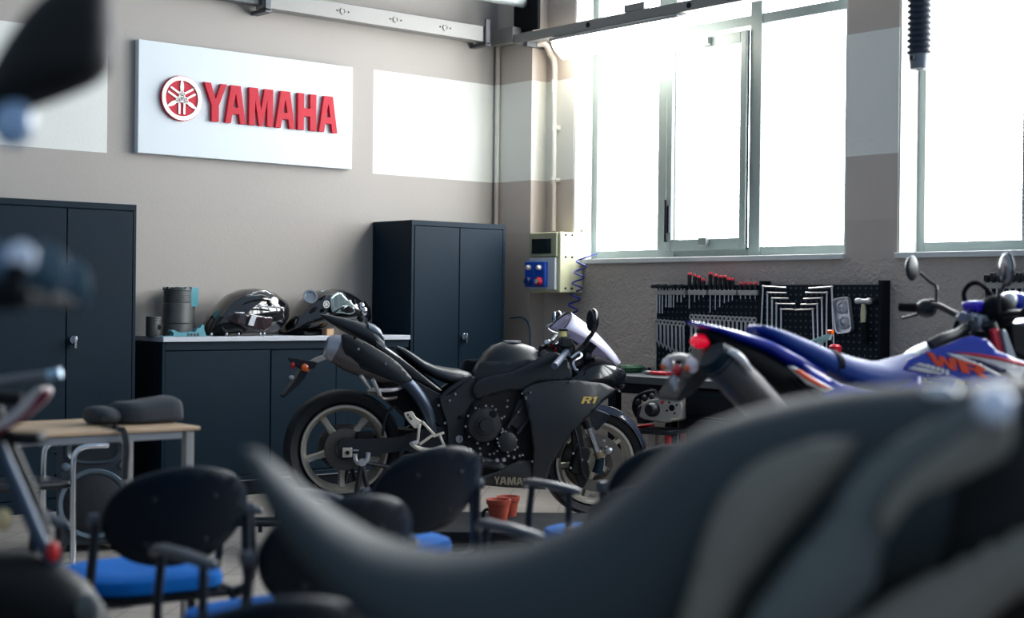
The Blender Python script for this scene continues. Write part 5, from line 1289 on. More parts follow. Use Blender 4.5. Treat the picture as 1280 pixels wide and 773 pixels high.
for o in bpy.data.objects:
    if o.parent and o.type == 'MESH':
        r = o
        while r.parent: r = r.parent
        zz = {'shoulder_bag': TZ + .001, 'front_cowl': tz + .001, 'tank_cover': tz + .001, 'cutaway_bracket': tz + .001}.get(r.name.split('.')[0])
        if zz and o.name.split('.')[0] != 'strap': clampz(o, zz)
# ---------------------------------------------------------------- chairs
SB_ = M('chair_blue_fabric', (0, 108, 196), .8, spec=.2, var=.1, vscale=20, bump=.2, bscale=150)
CF = M('chair_frame_black', (20, 27, 36), .4, spec=.4, var=.05)
CP = M('chair_plastic_navy', (12, 24, 36), .45, spec=.2, bump=.15, bscale=160)
ARM = M('armrest_grey_black', (52, 60, 72), .42)
def make_chair(label):
    t = thing('stacking_chair', label, 'chair', group='armchairs in rows facing the sign wall')
    # seat cushion
    def outline(s, z, n=28, w=.2, d=.19):
        return [Vector((.02 + s * d * math.copysign(abs(math.cos(a)) ** .55, math.cos(a)), s * w * math.copysign(abs(math.sin(a)) ** .6, math.sin(a)) * (1 + .06 * math.cos(a)), z)) for a in [2*PI*i/n for i in range(n)]]
    MB().rings([outline(.9, .418), outline(.99, .424), outline(1., .44), outline(.97, .456), outline(.85, .465), outline(.4, .458)]).build('seat', SB_, t)
    MB().rings([outline(.8, .4), outline(.97, .408), outline(1.0, .417), outline(.95, .419)]).build('seat_shell', CP, t)
    # back plate: curved oval board
    def bk(u, v): return Vector((-.235 - .48 * (v - .6) + 1.1 * u * u, u, v))
    ol = [(-.09, .515), (0, .5), (.09, .515), (.15, .553), (.184, .605), (.19, .655), (.17, .705), (.115, .744), (0, .764), (-.115, .744), (-.17, .705), (-.19, .655), (-.184, .605), (-.15, .553)]
    ol = [(p[0], p[1]) for p in crs([(a, b, 0) for a, b in ol], 4, True)]
    MB().sheet(ol, bk, .03).build('backrest', CP, t, solid=.016, bevel=0)
    for u, v in ((-.08, .565), (.08, .565), (-.08, .685), (.08, .685)): MB().ball(bk(u, v) + Vector((-.008, 0, 0)), .004, .009, .009, 10, 6).build('back_rivet', CF, t)
    for s in (-1, 1):
        y = s * .225
        MB().tube([(-.15, s * .2, .405), (-.19, y * .95, .43), (-.19, y * .93, .5), (-.2, y * .9, .62)], .0125, 10, 5).build('back_upright', CF, t)
        MB().lathe([(0, -.012), (.017, -.012), (.017, .012), (0, .012)], (-.2, y * .9 + s * .006, .632), (0, 1, 0), 14).build('upright_cap', ARM, t)
        MB().tube([(.17, s * .19, .41), (.2, s * .215, .3), (.235, s * .23, .0)], .012, 10, 4).build('leg', CF, t)
        MB().tube([(-.13, s * .19, .41), (-.18, s * .21, .3), (-.25, s * .22, .0)], .012, 10, 4).build('leg', CF, t)
        MB().tube([(-.16, s * .2, .402), (.18, s * .2, .402)], .011, 8).build('seat_rail', CF, t)
        # arm: pad on a looped support
        ya = s * .262
        sup = MB().tube([(.12, s * .2, .402), (.125, ya, .43), (.11, ya, .6), (.1, ya, .607)], .011, 10, 4); sup.build('arm_support', CF, t)
        MB().tube([(-.12, s * .2, .402), (-.11, ya, .43), (-.1, ya, .6), (-.09, ya, .607)], .011, 10, 4).build('arm_support', CF, t)
        pr = lambda x, w, z, h: [Vector((x, ya + w * a, z + h * b)) for a, b in ((-1, -.6), (-.7, -1), (.7, -1), (1, -.6), (1, .6), (.7, 1), (-.7, 1), (-1, .6))]
        MB().rings([pr(-.145, .012, .612, .006), pr(-.135, .017, .615, .009), pr(0, .02, .618, .011), pr(.12, .021, .616, .011), pr(.14, .018, .606, .01), pr(.147, .012, .599, .007)]).build('armrest', ARM, t, smooth=50)
    MB().tube([(.15, -.2, .4), (.15, .2, .4)], .01, 8).build('cross_rail', CF, t)
    MB().tube([(-.13, -.2, .4), (-.13, .2, .4)], .01, 8).build('cross_rail', CF, t)
    return t
spots = [(-.98, 4.03, 34, 'blue seated black armchair just right of the beech table at the left'),
         (-.52, 3.5, 38, 'dark armchair mostly hidden behind the foreground saddle, its arm over the tiled floor'),
         (-.385, 4.6, 40, 'blue seated black armchair before the engine of the sport motorcycle'),
         (.35, 4.82, 32, 'blue seated armchair before the front wheel of the sport motorcycle, grey arm raised'),
         (.22, 3.92, 32, 'armchair behind the saddle dip with only its grey arm showing below the pots'),
         (-.5, 2.38, 34, 'nearest armchair cut off by the bottom edge of the picture')]
ch0 = make_chair(spots[0][3])
for i, (x, Z, th, lab) in enumerate(spots):
    c = ch0 if i == 0 else copy_tree(ch0)
    p = CAM + VW * Z + RT * x
    c.location = (p.x, p.y, 0); c.rotation_euler = (0, 0, YAW + R(th)); c['label'] = lab

# ---------------------------------------------------------------- blue trail motorcycle
BLU = M('bodywork_blue', (16, 46, 176), .25, coat=.7)
BLUS = M('seat_blue', (20, 60, 138), .48, spec=.35, bump=.15, bscale=160)
WHT = M('graphic_white', (214, 212, 214), .3, coat=.5)
ORA = M('graphic_orange', (226, 74, 34), .35)
SIL = M('silver_paint', (158, 164, 168), .3, .5)
Wf = Fr(CAM + VW * 5.0 + RT * ((862 - 640) / FPX * 5.0), YAW - R(90 - 23.2))
W = thing('trail_motorcycle', 'blue trail motorcycle with orange lettered shroud standing right before the tool board', 'motorcycle', (Wf.o.x, Wf.o.y, 0), Wf.h)
P = Wf.p
mb = MB()
Wf.loft(mb, [(862, 401.5, 405, .02), (868, 402.5, 409, .045), (885, 406.5, 414, .075), (910, 412.5, 426, .09), (946, 422, 440, .1), (980, 437, 462, .1), (1015, 456, 478, .09)], 2.6, 22)
tf = mb.build('rear_fender', BLU, W)
mb = MB()
Wf.loft(mb, [(878, 412, 424, .04), (890, 415, 436, .06), (910, 424, 456, .08), (935, 434, 474, .09), (965, 450, 492, .09), (1000, 470, 510, .08)], 3, 22)
mb.build('inner_fender', BLKM, W)
mb = MB()
Wf.loft(mb, [(941, 408, 412, .03), (945, 405.8, 416, .07), (955, 407.5, 424, .09), (976, 414, 440, .1), (1000, 424, 456, .115), (1023, 434.5, 470, .125), (1040, 440, 480, .13), (1058, 445.5, 488, .13), (1088, 452, 496, .13), (1105, 451, 496, .12), (1121, 447, 490, .11), (1138, 442, 478, .09), (1150, 437, 466, .07)], 2.5, 24, .12)
so = mb.build('seat', BLUS, W)
mb = MB(); rg = []
for px in (1024, 1031): a, b = P(px, 434 + (px - 1024) * .4), P(px, 470); rg.append(sect(a.x, b.x, b.z, a.z + .002, .129, 2.5, 24, .12))
mb.rings(rg).build('seat_strap', BLKM, so)
mb = MB()
Wf.loft(mb, [(1146, 440, 462, .06), (1154, 434, 460, .07), (1165, 428, 455, .075), (1178, 425, 450, .07), (1195, 421, 446, .065), (1210, 417, 440, .06)], 2.4, 22, .2)
tk2 = mb.build('fuel_tank', BLK, W)
mb = MB(); Wf.loft(mb, [(1140, 441, 456, .07), (1147, 436, 452, .078), (1158, 429.5, 446, .08), (1165, 427, 440, .078)], 2.4, 22, .2); mb.build('tank_nose', SIL, tk2)
MB().lathe([(.03, 0), (.03, .012), (.02, .018), (0, .018)], P(1180, 427, 0), (0, 0, 1), 24).build('filler_cap', BLKM, tk2)
MB().tube([P(1163, 432, -.08), P(1178, 424, -.08), P(1196, 418, -.06), P(1206, 412, -.03)], .02, 10, 4).build('tank_hose', BLK, tk2)
shc = P(1200, 455, -.2)
def ysh(u, v): return -(.13 + .1 * min(1, max(0, (u - P(1148, 455, -.2).x) / .35)) ** .8)
shr = [(1145, 464), (1150, 451), (1168, 440), (1186, 433), (1200, 425), (1214, 420), (1230, 424), (1240, 438), (1262, 448), (1290, 458), (1310, 470), (1305, 520), (1260, 500), (1222, 480), (1185, 471), (1160, 468)]
sho = shell(Wf, W, 'side_shroud', BLU, shr, ysh, -.2, .02, .006, sm=0)
shell(Wf, W, 'side_shroud', BLU, [(1222, 436), (1236, 430), (1262, 452), (1290, 462), (1305, 520), (1260, 500), (1226, 475)], lambda u, v: .12, -.2, .02, .006, sm=0)
def deco(name, mat, pts, off=.006, par=None):
    return shell(Wf, par or sho, name, mat, pts, lambda u, v: ysh(u, v) - off, -.2, .02, .002, sm=0)
deco('graphic_panel', WHT, [(1196, 443), (1214, 444), (1240, 449), (1268, 456), (1300, 467), (1303, 500), (1276, 486), (1252, 471), (1232, 459), (1212, 449)])
deco('graphic_stripe', M('graphic_red', (190, 30, 50), .35), [(1190, 440), (1214, 441.5), (1242, 446), (1270, 453), (1302, 464), (1301, 468), (1268, 457), (1240, 450), (1214, 445)], .009)
deco('graphic_stripe', M('graphic_navy', (18, 22, 70), .35), [(1205, 447), (1222, 450), (1244, 459), (1262, 472), (1250, 471), (1236, 463), (1218, 454)], .009)
deco('graphic_stripe', WHT, [(1186, 441), (1198, 444), (1222, 455), (1244, 469), (1240, 470), (1216, 458), (1194, 447)], .009)
deco('graphic_stripe', WHT, [(1148, 462.5), (1154, 459), (1168, 462), (1184, 468), (1168, 467.5)], .008)
deco('graphic_stripe', WHT, [(1154, 457), (1160, 454.5), (1178, 460), (1188, 465), (1176, 463)], .008)
o_ = P(1171, 456, -.2); ex = (P(1232, 474, -.2) - o_); 
for ch, f0, f1 in (('W', 0, .52), ('R', .5, 1.)):
    mb = MB(); hgt = P(1180, 443, -.2).z - P(1180, 459, -.2).z
    glyph(mb, ch, f0, f1 - f0 - .03, 0, 1, lambda u, v, t: (lambda q: Vector((q.x, ysh(q.x, q.z) - t, q.z)))(o_ + Vector((ex.x * (u + .0) - .0 * v, 0, ex.z * u + hgt * v)) + Vector((-.018 * v, 0, .0))), .008, .012)
    mb.build('letter', ORA, sho, smooth=0)
for k in range(5):
    f = k / 5; q = P(1167 + 24 * f, 459 + 8.5 * f, -.2); MB().box(q.x, q.x + .011, ysh(q.x, q.z) - .011, ysh(q.x, q.z) - .006, q.z - .006, q.z + .008).build('digit', WHT, sho, smooth=0)
q = P(1275, 473, -.2); emblem(sho, q.x, q.z, .03, ysh(q.x, q.z) - .009, disc=M('emblem_dark', (50, 44, 60), .4), pale=M('emblem_grey', (120, 116, 130), .4), th=.003)
# bars, grips, mirrors
bar = MB().tube([P(1125, 384, .4), P(1152, 385, .32), P(1170, 382, .24), P(1190, 391, .14), P(1210, 400, .05), P(1228, 400, 0), P(1246, 399, -.06), P(1262, 392, -.16), P(1290, 392, -.3), P(1318, 394, -.4)], .0125, 10, 4).build('handlebar', BLK, W)
MB().tube([P(1125, 384, .4), P(1149, 385, .33)], .018, 12).build('grip', BLKM, bar)
MB().tube([P(1318, 394, -.4), P(1280, 391, -.27)], .018, 12).build('grip', BLKM, bar)
q = P(1158, 386, .3); MB().ball(q, .035, .05, .036).build('switch_gear', BLK, bar); MB().ball(P(1165, 380, .28), .02, .03, .02).build('lever_perch', BLK, bar)
MB().tube([P(1165, 380, .28), P(1150, 392, .34), P(1128, 398, .42)], .006, 8, 3).build('clutch_lever', BLK, bar)
def mir(c, stem, ry, rz, yaw_):
    m4 = Matrix.Rotation(R(yaw_), 3, 'Z')
    o = MB(); o.ball(c, .014, ry, rz, 24, 12, m4); o = o.build('mirror', BLK, W)
    MB().ball(c + m4 @ Vector((-.006, 0, 0)), .012, ry * .9, rz * .92, 24, 12, m4).build('mirror_glass', M('mirror_grey', (150, 154, 160), .12, .9), o)
    MB().tube(stem, .0065, 8, 3).build('mirror_stem', BLK, o)
mir(P(1140, 335.5, .34), [P(1150, 341, .32), P(1162, 352, .3), P(1170, 358, .27), P(1170.5, 372, .26), P(1170, 386, .25)], .05, .05, -60)
mir(P(1259, 337, -.22), [P(1258, 352, -.22), P(1252, 362, -.2), P(1248, 372, -.17), P(1250, 392, -.12)], .048, .062, -13)
# clamp, cables, number mask, dash, forks
MB().box(-.05, .05, -.07, .07, -.03, .03, Matrix.Translation(P(1222, 404, 0))).build('bar_clamp', STEEL, W, bevel=.01)
for a in ((1203, 396, 1215, 392), (1210, 410, 1222, 398), (1225, 398, 1234, 392), (1215, 396, 1228, 410)): MB().cyl(P(a[0], a[1], -.03), P(a[2], a[3], .02), .016).build('clamp_bolt', STEEL, W)
MB().tube([P(1214, 392, .05), P(1207, 378, .05), P(1205, 366, .05), P(1212, 356, .03), P(1222, 354, 0), P(1232, 360, 0), P(1240, 370, 0)], .009, 8, 5).build('brake_cable', BLKM, W)
MB().tube([P(1197, 402, .05), P(1194, 410, .05), P(1198, 416, .03), P(1210, 410, 0)], .008, 8, 5).build('cable', BLKM, W)
plate(Wf, W, 'number_mask', M('mask_violet_blue', (56, 30, 200), .3, coat=.5), [(1209, 377), (1222, 376), (1238, 377), (1238, 388), (1226, 390), (1214, 392), (1210, 384)], -.04, .04, .012, smooth=0, yref=0)
MB().ball(P(1246, 391, -.05), .06, .08, .065).build('dash_housing', BLKM, W)
MB().ball(P(1266, 380, -.02), .05, .1, .045).build('headlight_cowl', BLU, W)
MB().ball(P(1262, 376, -.06), .03, .03, .03).build('headlight_shoulder', WHT, W)
for y in (.1, -.1):
    MB().tube([P(1236, 404, y), P(1262, 470, y), P(1296, 560, y)], .027, 12).build('fork_tube', BLK, W)
plate(Wf, W, 'radiator_guard', MATS['graphic_red'], [(1238, 412), (1246, 410), (1254, 440), (1254, 452), (1246, 448)], -.14, -.12, .004, smooth=0)
plate(Wf, W, 'fork_guard', SIL, [(1250, 412), (1255, 412), (1268, 446), (1266, 455), (1258, 452)], -.15, -.13, .004, smooth=0)
plate(Wf, W, 'frame_side', BLKM, [(1236, 404), (1262, 404), (1280, 440), (1278, 460), (1240, 440)], -.11, .11, .01, smooth=0)
# front mudguard, blue
mb = MB(); Wf.loft(mb, [(1262, 404, 412, .05), (1280, 398, 416, .07), (1310, 396, 418, .08), (1345, 402, 420, .07), (1370, 412, 422, .04)], 2.6, 20); mb.build('front_fender', BLU, W)
# wheels, engine and frame stand behind the foreground saddle
u0, u1 = .35, 1.74
wheel(W, 'rear_wheel', u0, .33, .33, .12, .25, 3, 20, rim=M('rim_blue', (20, 50, 170), .35, .3), sp_w=.02, disc=[(-.06, .05, .11)])
wheel(W, 'front_wheel', u1, .345, .345, .09, .28, 3, 40, rim=MATS['rim_blue'], sp_w=.02, disc=[(-.055, .08, .13)])
for y in (.1, -.1): MB().tube([P(1262, 470, y), (u1, y, .345)], .024, 12).build('fork_leg', SIL, W)
en2 = MB().rings([sect(.66, .66, .3, .5, .1, 3), sect(.78, .78, .26, .54, .13, 3), sect(.98, .98, .27, .52, .13, 3), sect(1.1, 1.1, .33, .46, .09, 3)]).build('engine', ENG, W)
MB().lathe([(0, .03), (.07, .03), (.085, .015), (.088, -.02), (0, -.02)], (.82, -.13, .4), (0, -1, 0), 28).build('clutch_cover', ALU, en2)
MB().lathe([(0, .02), (.05, .02), (.06, .01), (.06, -.02), (0, -.02)], (1.0, -.12, .38), (0, -1, 0), 28).build('generator_cover', ALU, en2)
cyl_ = MB()
for k in range(9): cyl_.box(.93, 1.07, -.08, .08, .53 + k * .022, .543 + k * .022)
cyl_.box(.95, 1.05, -.065, .065, .5, .75).build('cylinder', ENGD, en2, smooth=0)
MB().tube([(1.06, -.04, .66), (1.16, -.08, .55), (1.1, -.14, .33), (.8, -.15, .26), (.6, -.15, .4), P(976, 530, -.17)], .02, 10, 5).build('exhaust_pipe', STEEL, W)
MB().rings([sect(1.02, 1.02, .74, .92, .1, 3), sect(.75, .75, .6, .86, .11, 3), sect(.62, .62, .55, .8, .08, 3)]).build('air_box', BLKM, W)
for y in (.11, -.11):
    MB().bar((u0, y, .33), (.7, y, .42), .035, .05).build('swingarm', ALU, W, bevel=.006)
    MB().tube([P(1236, 430, y * .6), (1.1, y * 1.2, .75), (.66, y * 1.2, .45)], .022, 10, 4).build('frame_spar', BLKM, W)
    MB().tube([(.66, y, .45), (.62, y, .7), P(1000, 470, y)], .018, 10, 3).build('subframe', BLKM, W)
MB().tube([(.62, .13, .3), (.58, .3, .0)], .01, 8).build('side_stand', BLK, W)
# muffler with bright shield
a, b = P(893, 446, -.17), P(976, 530, -.17)
mu = MB().tube([a, a.lerp(b, .06), a.lerp(b, .5), b], [.045, .062, .066, .058], 22).build('muffler', M('muffler_dark_grey', (66, 64, 66), .45, .4), W)
MB().cyl(a - (b - a).normalized() * .012, a + (b - a).normalized() * .03, .05, .064, 22).build('muffler_cap', NAVY, mu)
MB().tube([P(910, 440, -.232), P(918, 442, -.238), P(928, 450, -.24), (P(940, 464, -.236))], [.004, .013, .012, .004], 10, 4).build('heat_shield', WHT, mu)
deco_ = shell(Wf, W, 'side_panel_stripe', WHT, [(984, 458), (992, 458), (1020, 474), (1042, 486), (1030, 490), (1008, 480)], lambda u, v: -.135, -.135, .02, .006, sm=0)
shell(Wf, W, 'side_panel_stripe', ORA, [(990, 462), (1000, 462), (1024, 478), (1040, 487), (1024, 484), (1006, 474)], lambda u, v: -.142, -.14, .02, .004, sm=0)
shell(Wf, W, 'side_panel', BLU, [(1000, 452), (1050, 480), (1110, 492), (1150, 470), (1160, 500), (1100, 520), (1040, 510)], lambda u, v: -.132, -.132, .02, .006, sm=0, both=True)
# tail light, indicators, plate holder
MB().ball(P(875, 427, 0), .034, .035, .025).build('tail_light', M('tail_light_red', (220, 16, 44), .15, coat=1., emit=(255, 20, 60), es=.5), W)
ph = plate(Wf, W, 'plate_holder', BLK, [(886, 430), (900, 440), (884, 458), (868, 476), (852, 492), (836, 502), (833, 498), (846, 476), (862, 456)], -.07, .07, .004, smooth=0)
for y, px, py in ((.1, 835, 456), (-.1, 865, 457)):
    MB().ball(P(px, py, y), .022, .026, .026).build('indicator', M('indicator_clear', (226, 214, 220), .15, coat=1.), ph)
    MB().ball(P(px - 1, py + 3, y) + Vector((-.016, -.004, 0)), .009, .012, .012).build('indicator_bulb', ORG, ph)
MB().tube([P(836, 449, .1), P(848, 446, .03), P(862, 448, -.08)], .012, 8, 3).build('indicator_bar', PALE, ph)
MB().ball(P(846.5, 463, -.02), .018, .02, .02).build('reflector', REDL, ph)
MB().ball(P(843, 480, -.08), .018, .01, .026).build('plate_bolt', STEEL, ph)
# ---------------------------------------------------------------- nearest motorcycle: long saddle and tank, well out of focus
NSE = M('saddle_grey_black', (46, 55, 59), .6, spec=.3, bump=.1, bscale=100, var=.06)
NPG = M('cover_warm_grey', (122, 117, 108), .6, spec=.2, var=.05)
NPB = M('cover_blue_grey', (92, 97, 96), .55, spec=.25, var=.05)
NBK = M('near_black', (9, 12, 15), .5, spec=.3)
N_ = Fr(CAM + VW * 1.75, YAW - R(90))
T2 = thing('saddle_motorcycle', 'out of focus dark motorcycle with long curved saddle across the lower right foreground', 'motorcycle', (N_.o.x, N_.o.y, 0), N_.h)
mb = MB()
N_.loft(mb, [(306, 560, 574, .015), (320, 562, 600, .04), (345, 584, 645, .07), (380, 615, 690, .09), (420, 646, 730, .11), (460, 670, 766, .12), (500, 685, 790, .13), (550, 694, 806, .135), (600, 693, 815, .135), (650, 686, 820, .13), (700, 668, 825, .13), (745, 645, 825, .13), (785, 613, 820, .135), (820, 578, 810, .14), (850, 553, 795, .145), (890, 532, 780, .15), (940, 514, 770, .15), (1000, 499, 760, .15), (1060, 488, 750, .15), (1130, 481, 740, .14), (1180, 478, 730, .13)], 2.5, 28, .12)
mb.build('saddle', NSE, T2)
mb = MB()
N_.loft(mb, [(1120, 500, 790, .12), (1160, 488, 790, .16), (1200, 482, 790, .18), (1250, 476, 790, .2), (1320, 466, 790, .2), (1400, 468, 790, .18), (1470, 490, 780, .12)], 2.5, 28, .25)
mb.build('tank', NBK, T2)
def sidep(name, mat, pts, y, k=0.):
    return shell(N_, T2, name, mat, pts, lambda u, v: y, y, .02, .012, sm=4)
mb = MB()
N_.loft(mb, [(560, 760, 900, .08), (700, 740, 1000, .1), (860, 660, 1080, .12), (1000, 560, 1100, .13), (1200, 520, 1100, .13), (1400, 520, 1000, .12)], 2.6, 24)
mb.build('body_frame', NBK, T2)
def puffp(name, mat, pts, y, amp):
    uvp = N_.uv(pts, y); P2 = [(p[0], p[1]) for p in crs([(a, b, 0) for a, b in uvp], 4, True)]
    def f(u, v):
        d = min(math.hypot(u - a, v - b) for a, b in P2)
        return Vector((u, y - amp * min(1, d / .05) ** .6, v))
    mb = MB().sheet(P2, f, .012)
    return mb.build(name, mat, T2, smooth=70, solid=.004)
puffp('side_cover', NPG, [(850, 800), (868, 720), (895, 640), (935, 588), (990, 560), (1060, 548), (1068, 556), (1030, 612), (980, 670), (930, 735), (895, 800)], -.165, .03)
puffp('tank_shroud', NPB, [(930, 800), (975, 720), (1030, 655), (1065, 600), (1110, 560), (1160, 530), (1205, 505), (1250, 498), (1266, 540), (1250, 575), (1190, 600), (1135, 630), (1105, 680), (1085, 740), (1020, 800)], -.2, .03)
puffp('shroud_ridge', NPG, [(1100, 640), (1130, 598), (1180, 560), (1240, 520), (1262, 530), (1256, 566), (1200, 600), (1140, 628), (1108, 668)], -.235, .012)
puffp('lower_cowl', NPG, [(1020, 820), (1090, 762), (1170, 716), (1290, 660), (1330, 700), (1250, 760), (1180, 820)], -.2, .03)
MB().ball(N_.p(1242, 508, -.25), .02, .02, .02).build('glint_knob', M('glint_bright', (225, 232, 250), .25, .3), T2)  # bright colour paints in a blurred reflection of the window
MB().ball(N_.p(1176, 492, -.16), .02, .012, .012).build('badge', CHR, T2)
# running gear below the frame
mu_ = N_.p(640, 900, 0)
wheel(T2, 'rear_wheel', -.42, .31, .31, .16, .22, 5, 10)
wheel(T2, 'front_wheel', 1.0, .31, .31, .12, .22, 5, 10)
MB().rings([sect(-.05, -.05, .3, .6, .14, 3), sect(.2, .2, .25, .72, .17, 3), sect(.5, .5, .3, .7, .15, 3)]).build('engine', ENGD, T2)
for y in (.11, -.11):
    MB().bar((-.42, y, .31), (.1, y, .42), .04, .06).build('swingarm', NBK, T2)
    MB().tube([(1.0, y, .31), (.82, y, .8), (.74, y, 1.02)], .026, 10, 3).build('fork_leg', NBK, T2)
MB().tube([(.72, 0, 1.0), (.5, 0, .85), (.2, 0, .75), (.0, 0, .6)], .06, 12, 3).build('main_tube', NBK, T2)
# ---------------------------------------------------------------- motorcycle at the top left: mirror right before the lens
K_ = Fr(CAM + VW * 1.6 + RT * -.5, YAW - R(90))
T3 = thing('mirror_motorcycle', 'blurred dark motorcycle at the left edge showing a big black mirror and dial glints', 'motorcycle', (K_.o.x, K_.o.y, 0), K_.h)
def kp(px, py, y=0.): return K_.p(px, py, y)
mp_ = [(-40, 150), (-5, 82), (22, 38), (50, 2), (90, -24), (130, -14), (140, 30), (137, 78), (116, 104), (70, 124), (20, 142), (-40, 172)]
pts = K_.uv(mp_, 0); P2 = [(p[0], p[1]) for p in crs([(a, b, 0) for a, b in pts], 4, True)]
mb = MB(); rr_ = []
cxm = sum(p[0] for p in P2) / len(P2); czm = sum(p[1] for p in P2) / len(P2)
for s_, y in ((.25, -.045), (.6, -.04), (.85, -.03), (1, -.01), (1, .012), (.9, .02), (.3, .02)):
    rr_.append([Vector((cxm + (u - cxm) * s_, y, czm + (v - czm) * s_)) for u, v in P2])
mo_ = mb.rings(rr_).build('mirror', NBK, T3)
MB().ball(kp(16, 154, -.02), .022, .02, .026).build('mirror_signal', M('signal_pale_blue', (150, 180, 216), .2, coat=1.), mo_)
MB().tube([kp(-30, 160, 0), kp(-60, 240, 0), kp(-70, 330, 0), kp(-60, 400, 0)], .012, 10, 4).build('mirror_stem', NBK, T3)
hb_ = MB().tube([kp(-120, 420, .2), kp(-70, 400, 0), kp(-10, 372, -.05), kp(30, 372, -.05)], .015, 10, 4).build('handlebar', BLKM, T3)
DIM = M('bokeh_teal', (54, 84, 100), .3, coat=.4)  # teal for balls that paint in blurred instrument reflections
MB().ball(kp(92, 358, .3), .0225, .01, .033).build('bokeh', DIM, T3)
MB().tube([kp(30, 372, -.05), kp(60, 372, .1), kp(90, 380, .29)], .008, 8, 4).build('bokeh_stalk', BLKM, T3)
MB().ball(kp(26, 322, -.02), .016, .012, .017).build('glint_ball', M('glint_bright_blue', (232, 238, 252), .3), T3)  # pale ball painted as a bright blurred glint
MB().ball(kp(0, 326, -.02), .014, .01, .018).build('bokeh', M('bokeh_blue', (90, 116, 144), .3), T3)  # blue ball painted as another blurred reflection
MB().ball(kp(56, 338, .05), .026, .012, .03).build('bokeh', DIM, T3)
MB().tube([kp(26, 330, -.02), kp(10, 360, -.03), kp(-10, 372, -.05)], .012, 8, 3).build('glint_stalk', BLKM, T3)
MB().tube([kp(-70, 400, 0), kp(-120, 520, 0), kp(-190, 800, 0), Vector((-.42, 0, .3))], .03, 12, 3).build('fork_leg', NBK, T3)
wheel(T3, 'front_wheel', -.42, .3, .3, .12, .22, 5, 10)
MB().rings([sect(-.62, -.7, .45, .95, .1, 3), sect(-.95, -.95, .3, 1.0, .16, 3), sect(-1.4, -1.4, .3, .85, .15, 3), sect(-1.7, -1.7, .5, .8, .08, 3)]).build('body', NBK, T3)
wheel(T3, 'rear_wheel', -1.82, .3, .3, .15, .22, 5, 10)
MB().tube([kp(-70, 400, 0), (-.62, 0, .9)], .03, 10).build('steering_head', NBK, T3)
# ---------------------------------------------------------------- motorcycle at the lower left
J_ = Fr(CAM + VW * 2.95 + RT * -1.0, YAW - R(90))
T4 = thing('red_motorcycle', 'soft focus motorcycle at the lower left edge with silver lever and red and white guard', 'motorcycle', (J_.o.x, J_.o.y, 0), J_.h)
j = J_.p
lv = MB().tube([j(-60, 492), j(0, 479), j(50, 471), j(66, 469)], [.011, .012, .01, .009], 10, 4).build('lever', M('lever_grey', (104, 104, 108), .4, .4), T4)
MB().tube([j(60, 470), j(76, 466)], [.0105, .0095], 10).build('lever_tip', M('tip_pale_blue', (150, 184, 206), .3, .3), lv)
gd = plate(J_, T4, 'hand_guard', M('guard_white', (196, 186, 184), .4), [(-60, 560), (-10, 532), (20, 514), (46, 488), (56, 484), (60, 492), (50, 506), (24, 528), (0, 538), (-40, 575)], -.03, .03, .01)
plate(J_, gd, 'guard_edge', M('guard_red', (110, 18, 40), .35), [(-30, 556), (14, 530), (38, 510), (50, 492), (60, 486), (61, 496), (48, 510), (24, 530), (0, 542), (-30, 562)], -.045, -.03, .004)
MB().tube([j(-60, 500, .04), j(-20, 496, .04), j(28, 500, .04)], .014, 10, 3).build('handlebar', NBK, T4)
MB().box(-.03, .03, -.03, .03, -.012, .012, Matrix.Translation(j(36, 548))).build('switch_pod', NBK, T4, bevel=.008)
MB().tube([j(-60, 535), j(0, 545), j(36, 548)], .012, 8).build('control_bar', NBK, T4)
FKM = M('fork_blue_grey', (62, 78, 98), .45, .3)
MB().tube([j(-30, 500), j(0, 562), j(26, 620), j(50, 676), Vector((j(66, 700).x, 0, j(66, 700).z))], .014, 12).build('fork_tube', FKM, T4)
MB().tube([j(-10, 500, .06), j(14, 562, .06), j(40, 620, .06), j(58, 672, .06)], .014, 12).build('fork_tube', NBK, T4)
MB().ball(j(66, 690, -.02), .012, .012, .022).build('reflector', M('reflector_red', (220, 40, 40), .3), T4)
MB().ball(j(4, 650, -.02), .018, .012, .022).build('cream_bokeh', M('bokeh_cream', (226, 200, 150), .3), T4)  # cream ball painted as a small out-of-focus glint
fc4 = (j(70, 700).x + .06, .3)
mb = MB(); J_.loft(mb, [(-60, 700, 760, .05), (-10, 690, 780, .07), (30, 690, 800, .08), (70, 704, 820, .08), (105, 728, 830, .07), (128, 760, 840, .05), (140, 800, 850, .03)], 2.4, 20); mb.build('front_fender', NBK, T4)
wheel(T4, 'front_wheel', j(30, 800).x, .285, .285, .1, .21, 5, 10, disc=[(-.06, .06, .12)])
MB().tube([Vector((j(66, 700).x, 0, j(66, 700).z)), (j(30, 800).x, -.075, .285)], .02, 10).build('fork_leg', FKM, T4)
MB().ball(j(110, 762, -.08), .024, .02, .03).build('axle_reflector', NPB, T4)
xx = j(-60, 500).x
MB().rings([sect(xx + .05, xx - .05, .6, .95, .1, 3), sect(xx - .4, xx - .4, .35, .95, .15, 3), sect(xx - .9, xx - .9, .5, .85, .1, 3)]).build('body', NBK, T4)
MB().tube([j(-60, 500), j(-60, 560), (xx - .1, 0, .8)], .03, 10).build('steering_head', NBK, T4)
wheel(T4, 'rear_wheel', xx - .95, .3, .3, .13, .22, 5, 10)

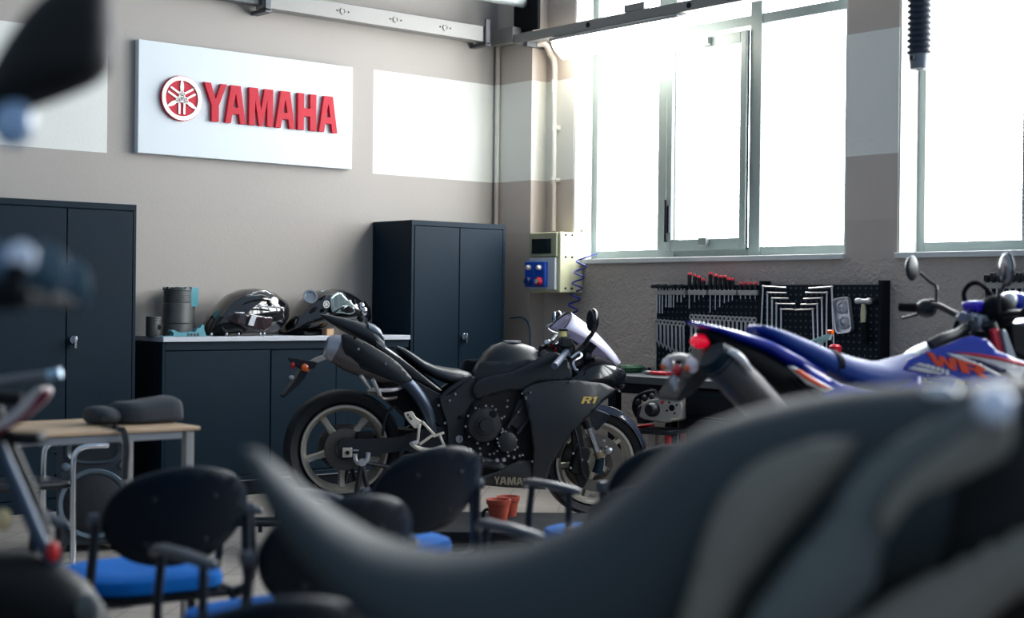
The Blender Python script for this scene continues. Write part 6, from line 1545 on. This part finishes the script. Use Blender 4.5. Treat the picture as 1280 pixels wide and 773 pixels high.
# which one of each row, counted from the left of the picture
ORD = ['first', 'second', 'third', 'fourth', 'fifth', 'sixth', 'seventh', 'eighth', 'ninth', 'tenth', 'eleventh', 'twelfth', 'thirteenth', 'fourteenth', 'fifteenth', 'sixteenth']
ROWS = {'screwdrivers in the board racks': '%s red capped black screwdriver from the left in the second rack of the tool board',
        'screwdrivers in the middle rack': '%s red capped black screwdriver from the left in the middle rack of the tool board',
        'stubby screwdrivers': '%s short red capped screwdriver from the left in the rack beside the hex keys',
        'T-handled drivers in the leftmost rack': '%s steel driver from the left in the leftmost rack of the tool board',
        'drivers on the right edge tool board': '%s steel driver from the left on the tool board at the right edge',
        'lower left row of wrenches': '%s steel combination wrench from the left in the slanting lower left row',
        'long row of wrenches': '%s steel combination wrench from the left in the long row under the screwdrivers'}
for g_, lab in ROWS.items():
    os_ = sorted([o for o in bpy.data.objects if not o.parent and o.get('group') == g_], key=lambda o: -o.location.y)
    for k, o in enumerate(os_): o['label'] = lab % ORD[k]
# ---------------------------------------------------------------- light and colour
w = bpy.data.worlds.new('world'); bpy.context.scene.world = w; w.use_nodes = True
bg = w.node_tree.nodes['Background']; bg.inputs[0].default_value = (.58, .77, 1, 1); bg.inputs[1].default_value = WORLD
def window_light(y0, y1, z0, z1, p):
    l = bpy.data.lights.new('daylight', 'AREA'); l.shape = 'RECTANGLE'; l.size = abs(y1 - y0); l.size_y = z1 - z0
    l.energy = p * l.size * l.size_y; l.color = (.93, .97, 1)
    o = bpy.data.objects.new('daylight', l); C.objects.link(o)
    o.location = (.62, (y0 + y1) / 2, (z0 + z1) / 2); o.rotation_euler = (R(90), 0, R(90))
for a in WINLIGHTS: window_light(*a)
sc = bpy.context.scene
sc.view_settings.view_transform = 'Standard'; sc.view_settings.look = 'None'; sc.view_settings.exposure = EXPO
sc.view_settings.gamma = 1; sc.view_settings.use_curve_mapping = False
sc.cycles.use_denoising = True
sc.cycles.max_bounces = 8; sc.cycles.diffuse_bounces = 4; sc.cycles.glossy_bounces = 4; sc.cycles.transparent_max_bounces = 12
sc.cycles.sample_clamp_indirect = 6; sc.cycles.caustics_reflective = False; sc.cycles.caustics_refractive = False
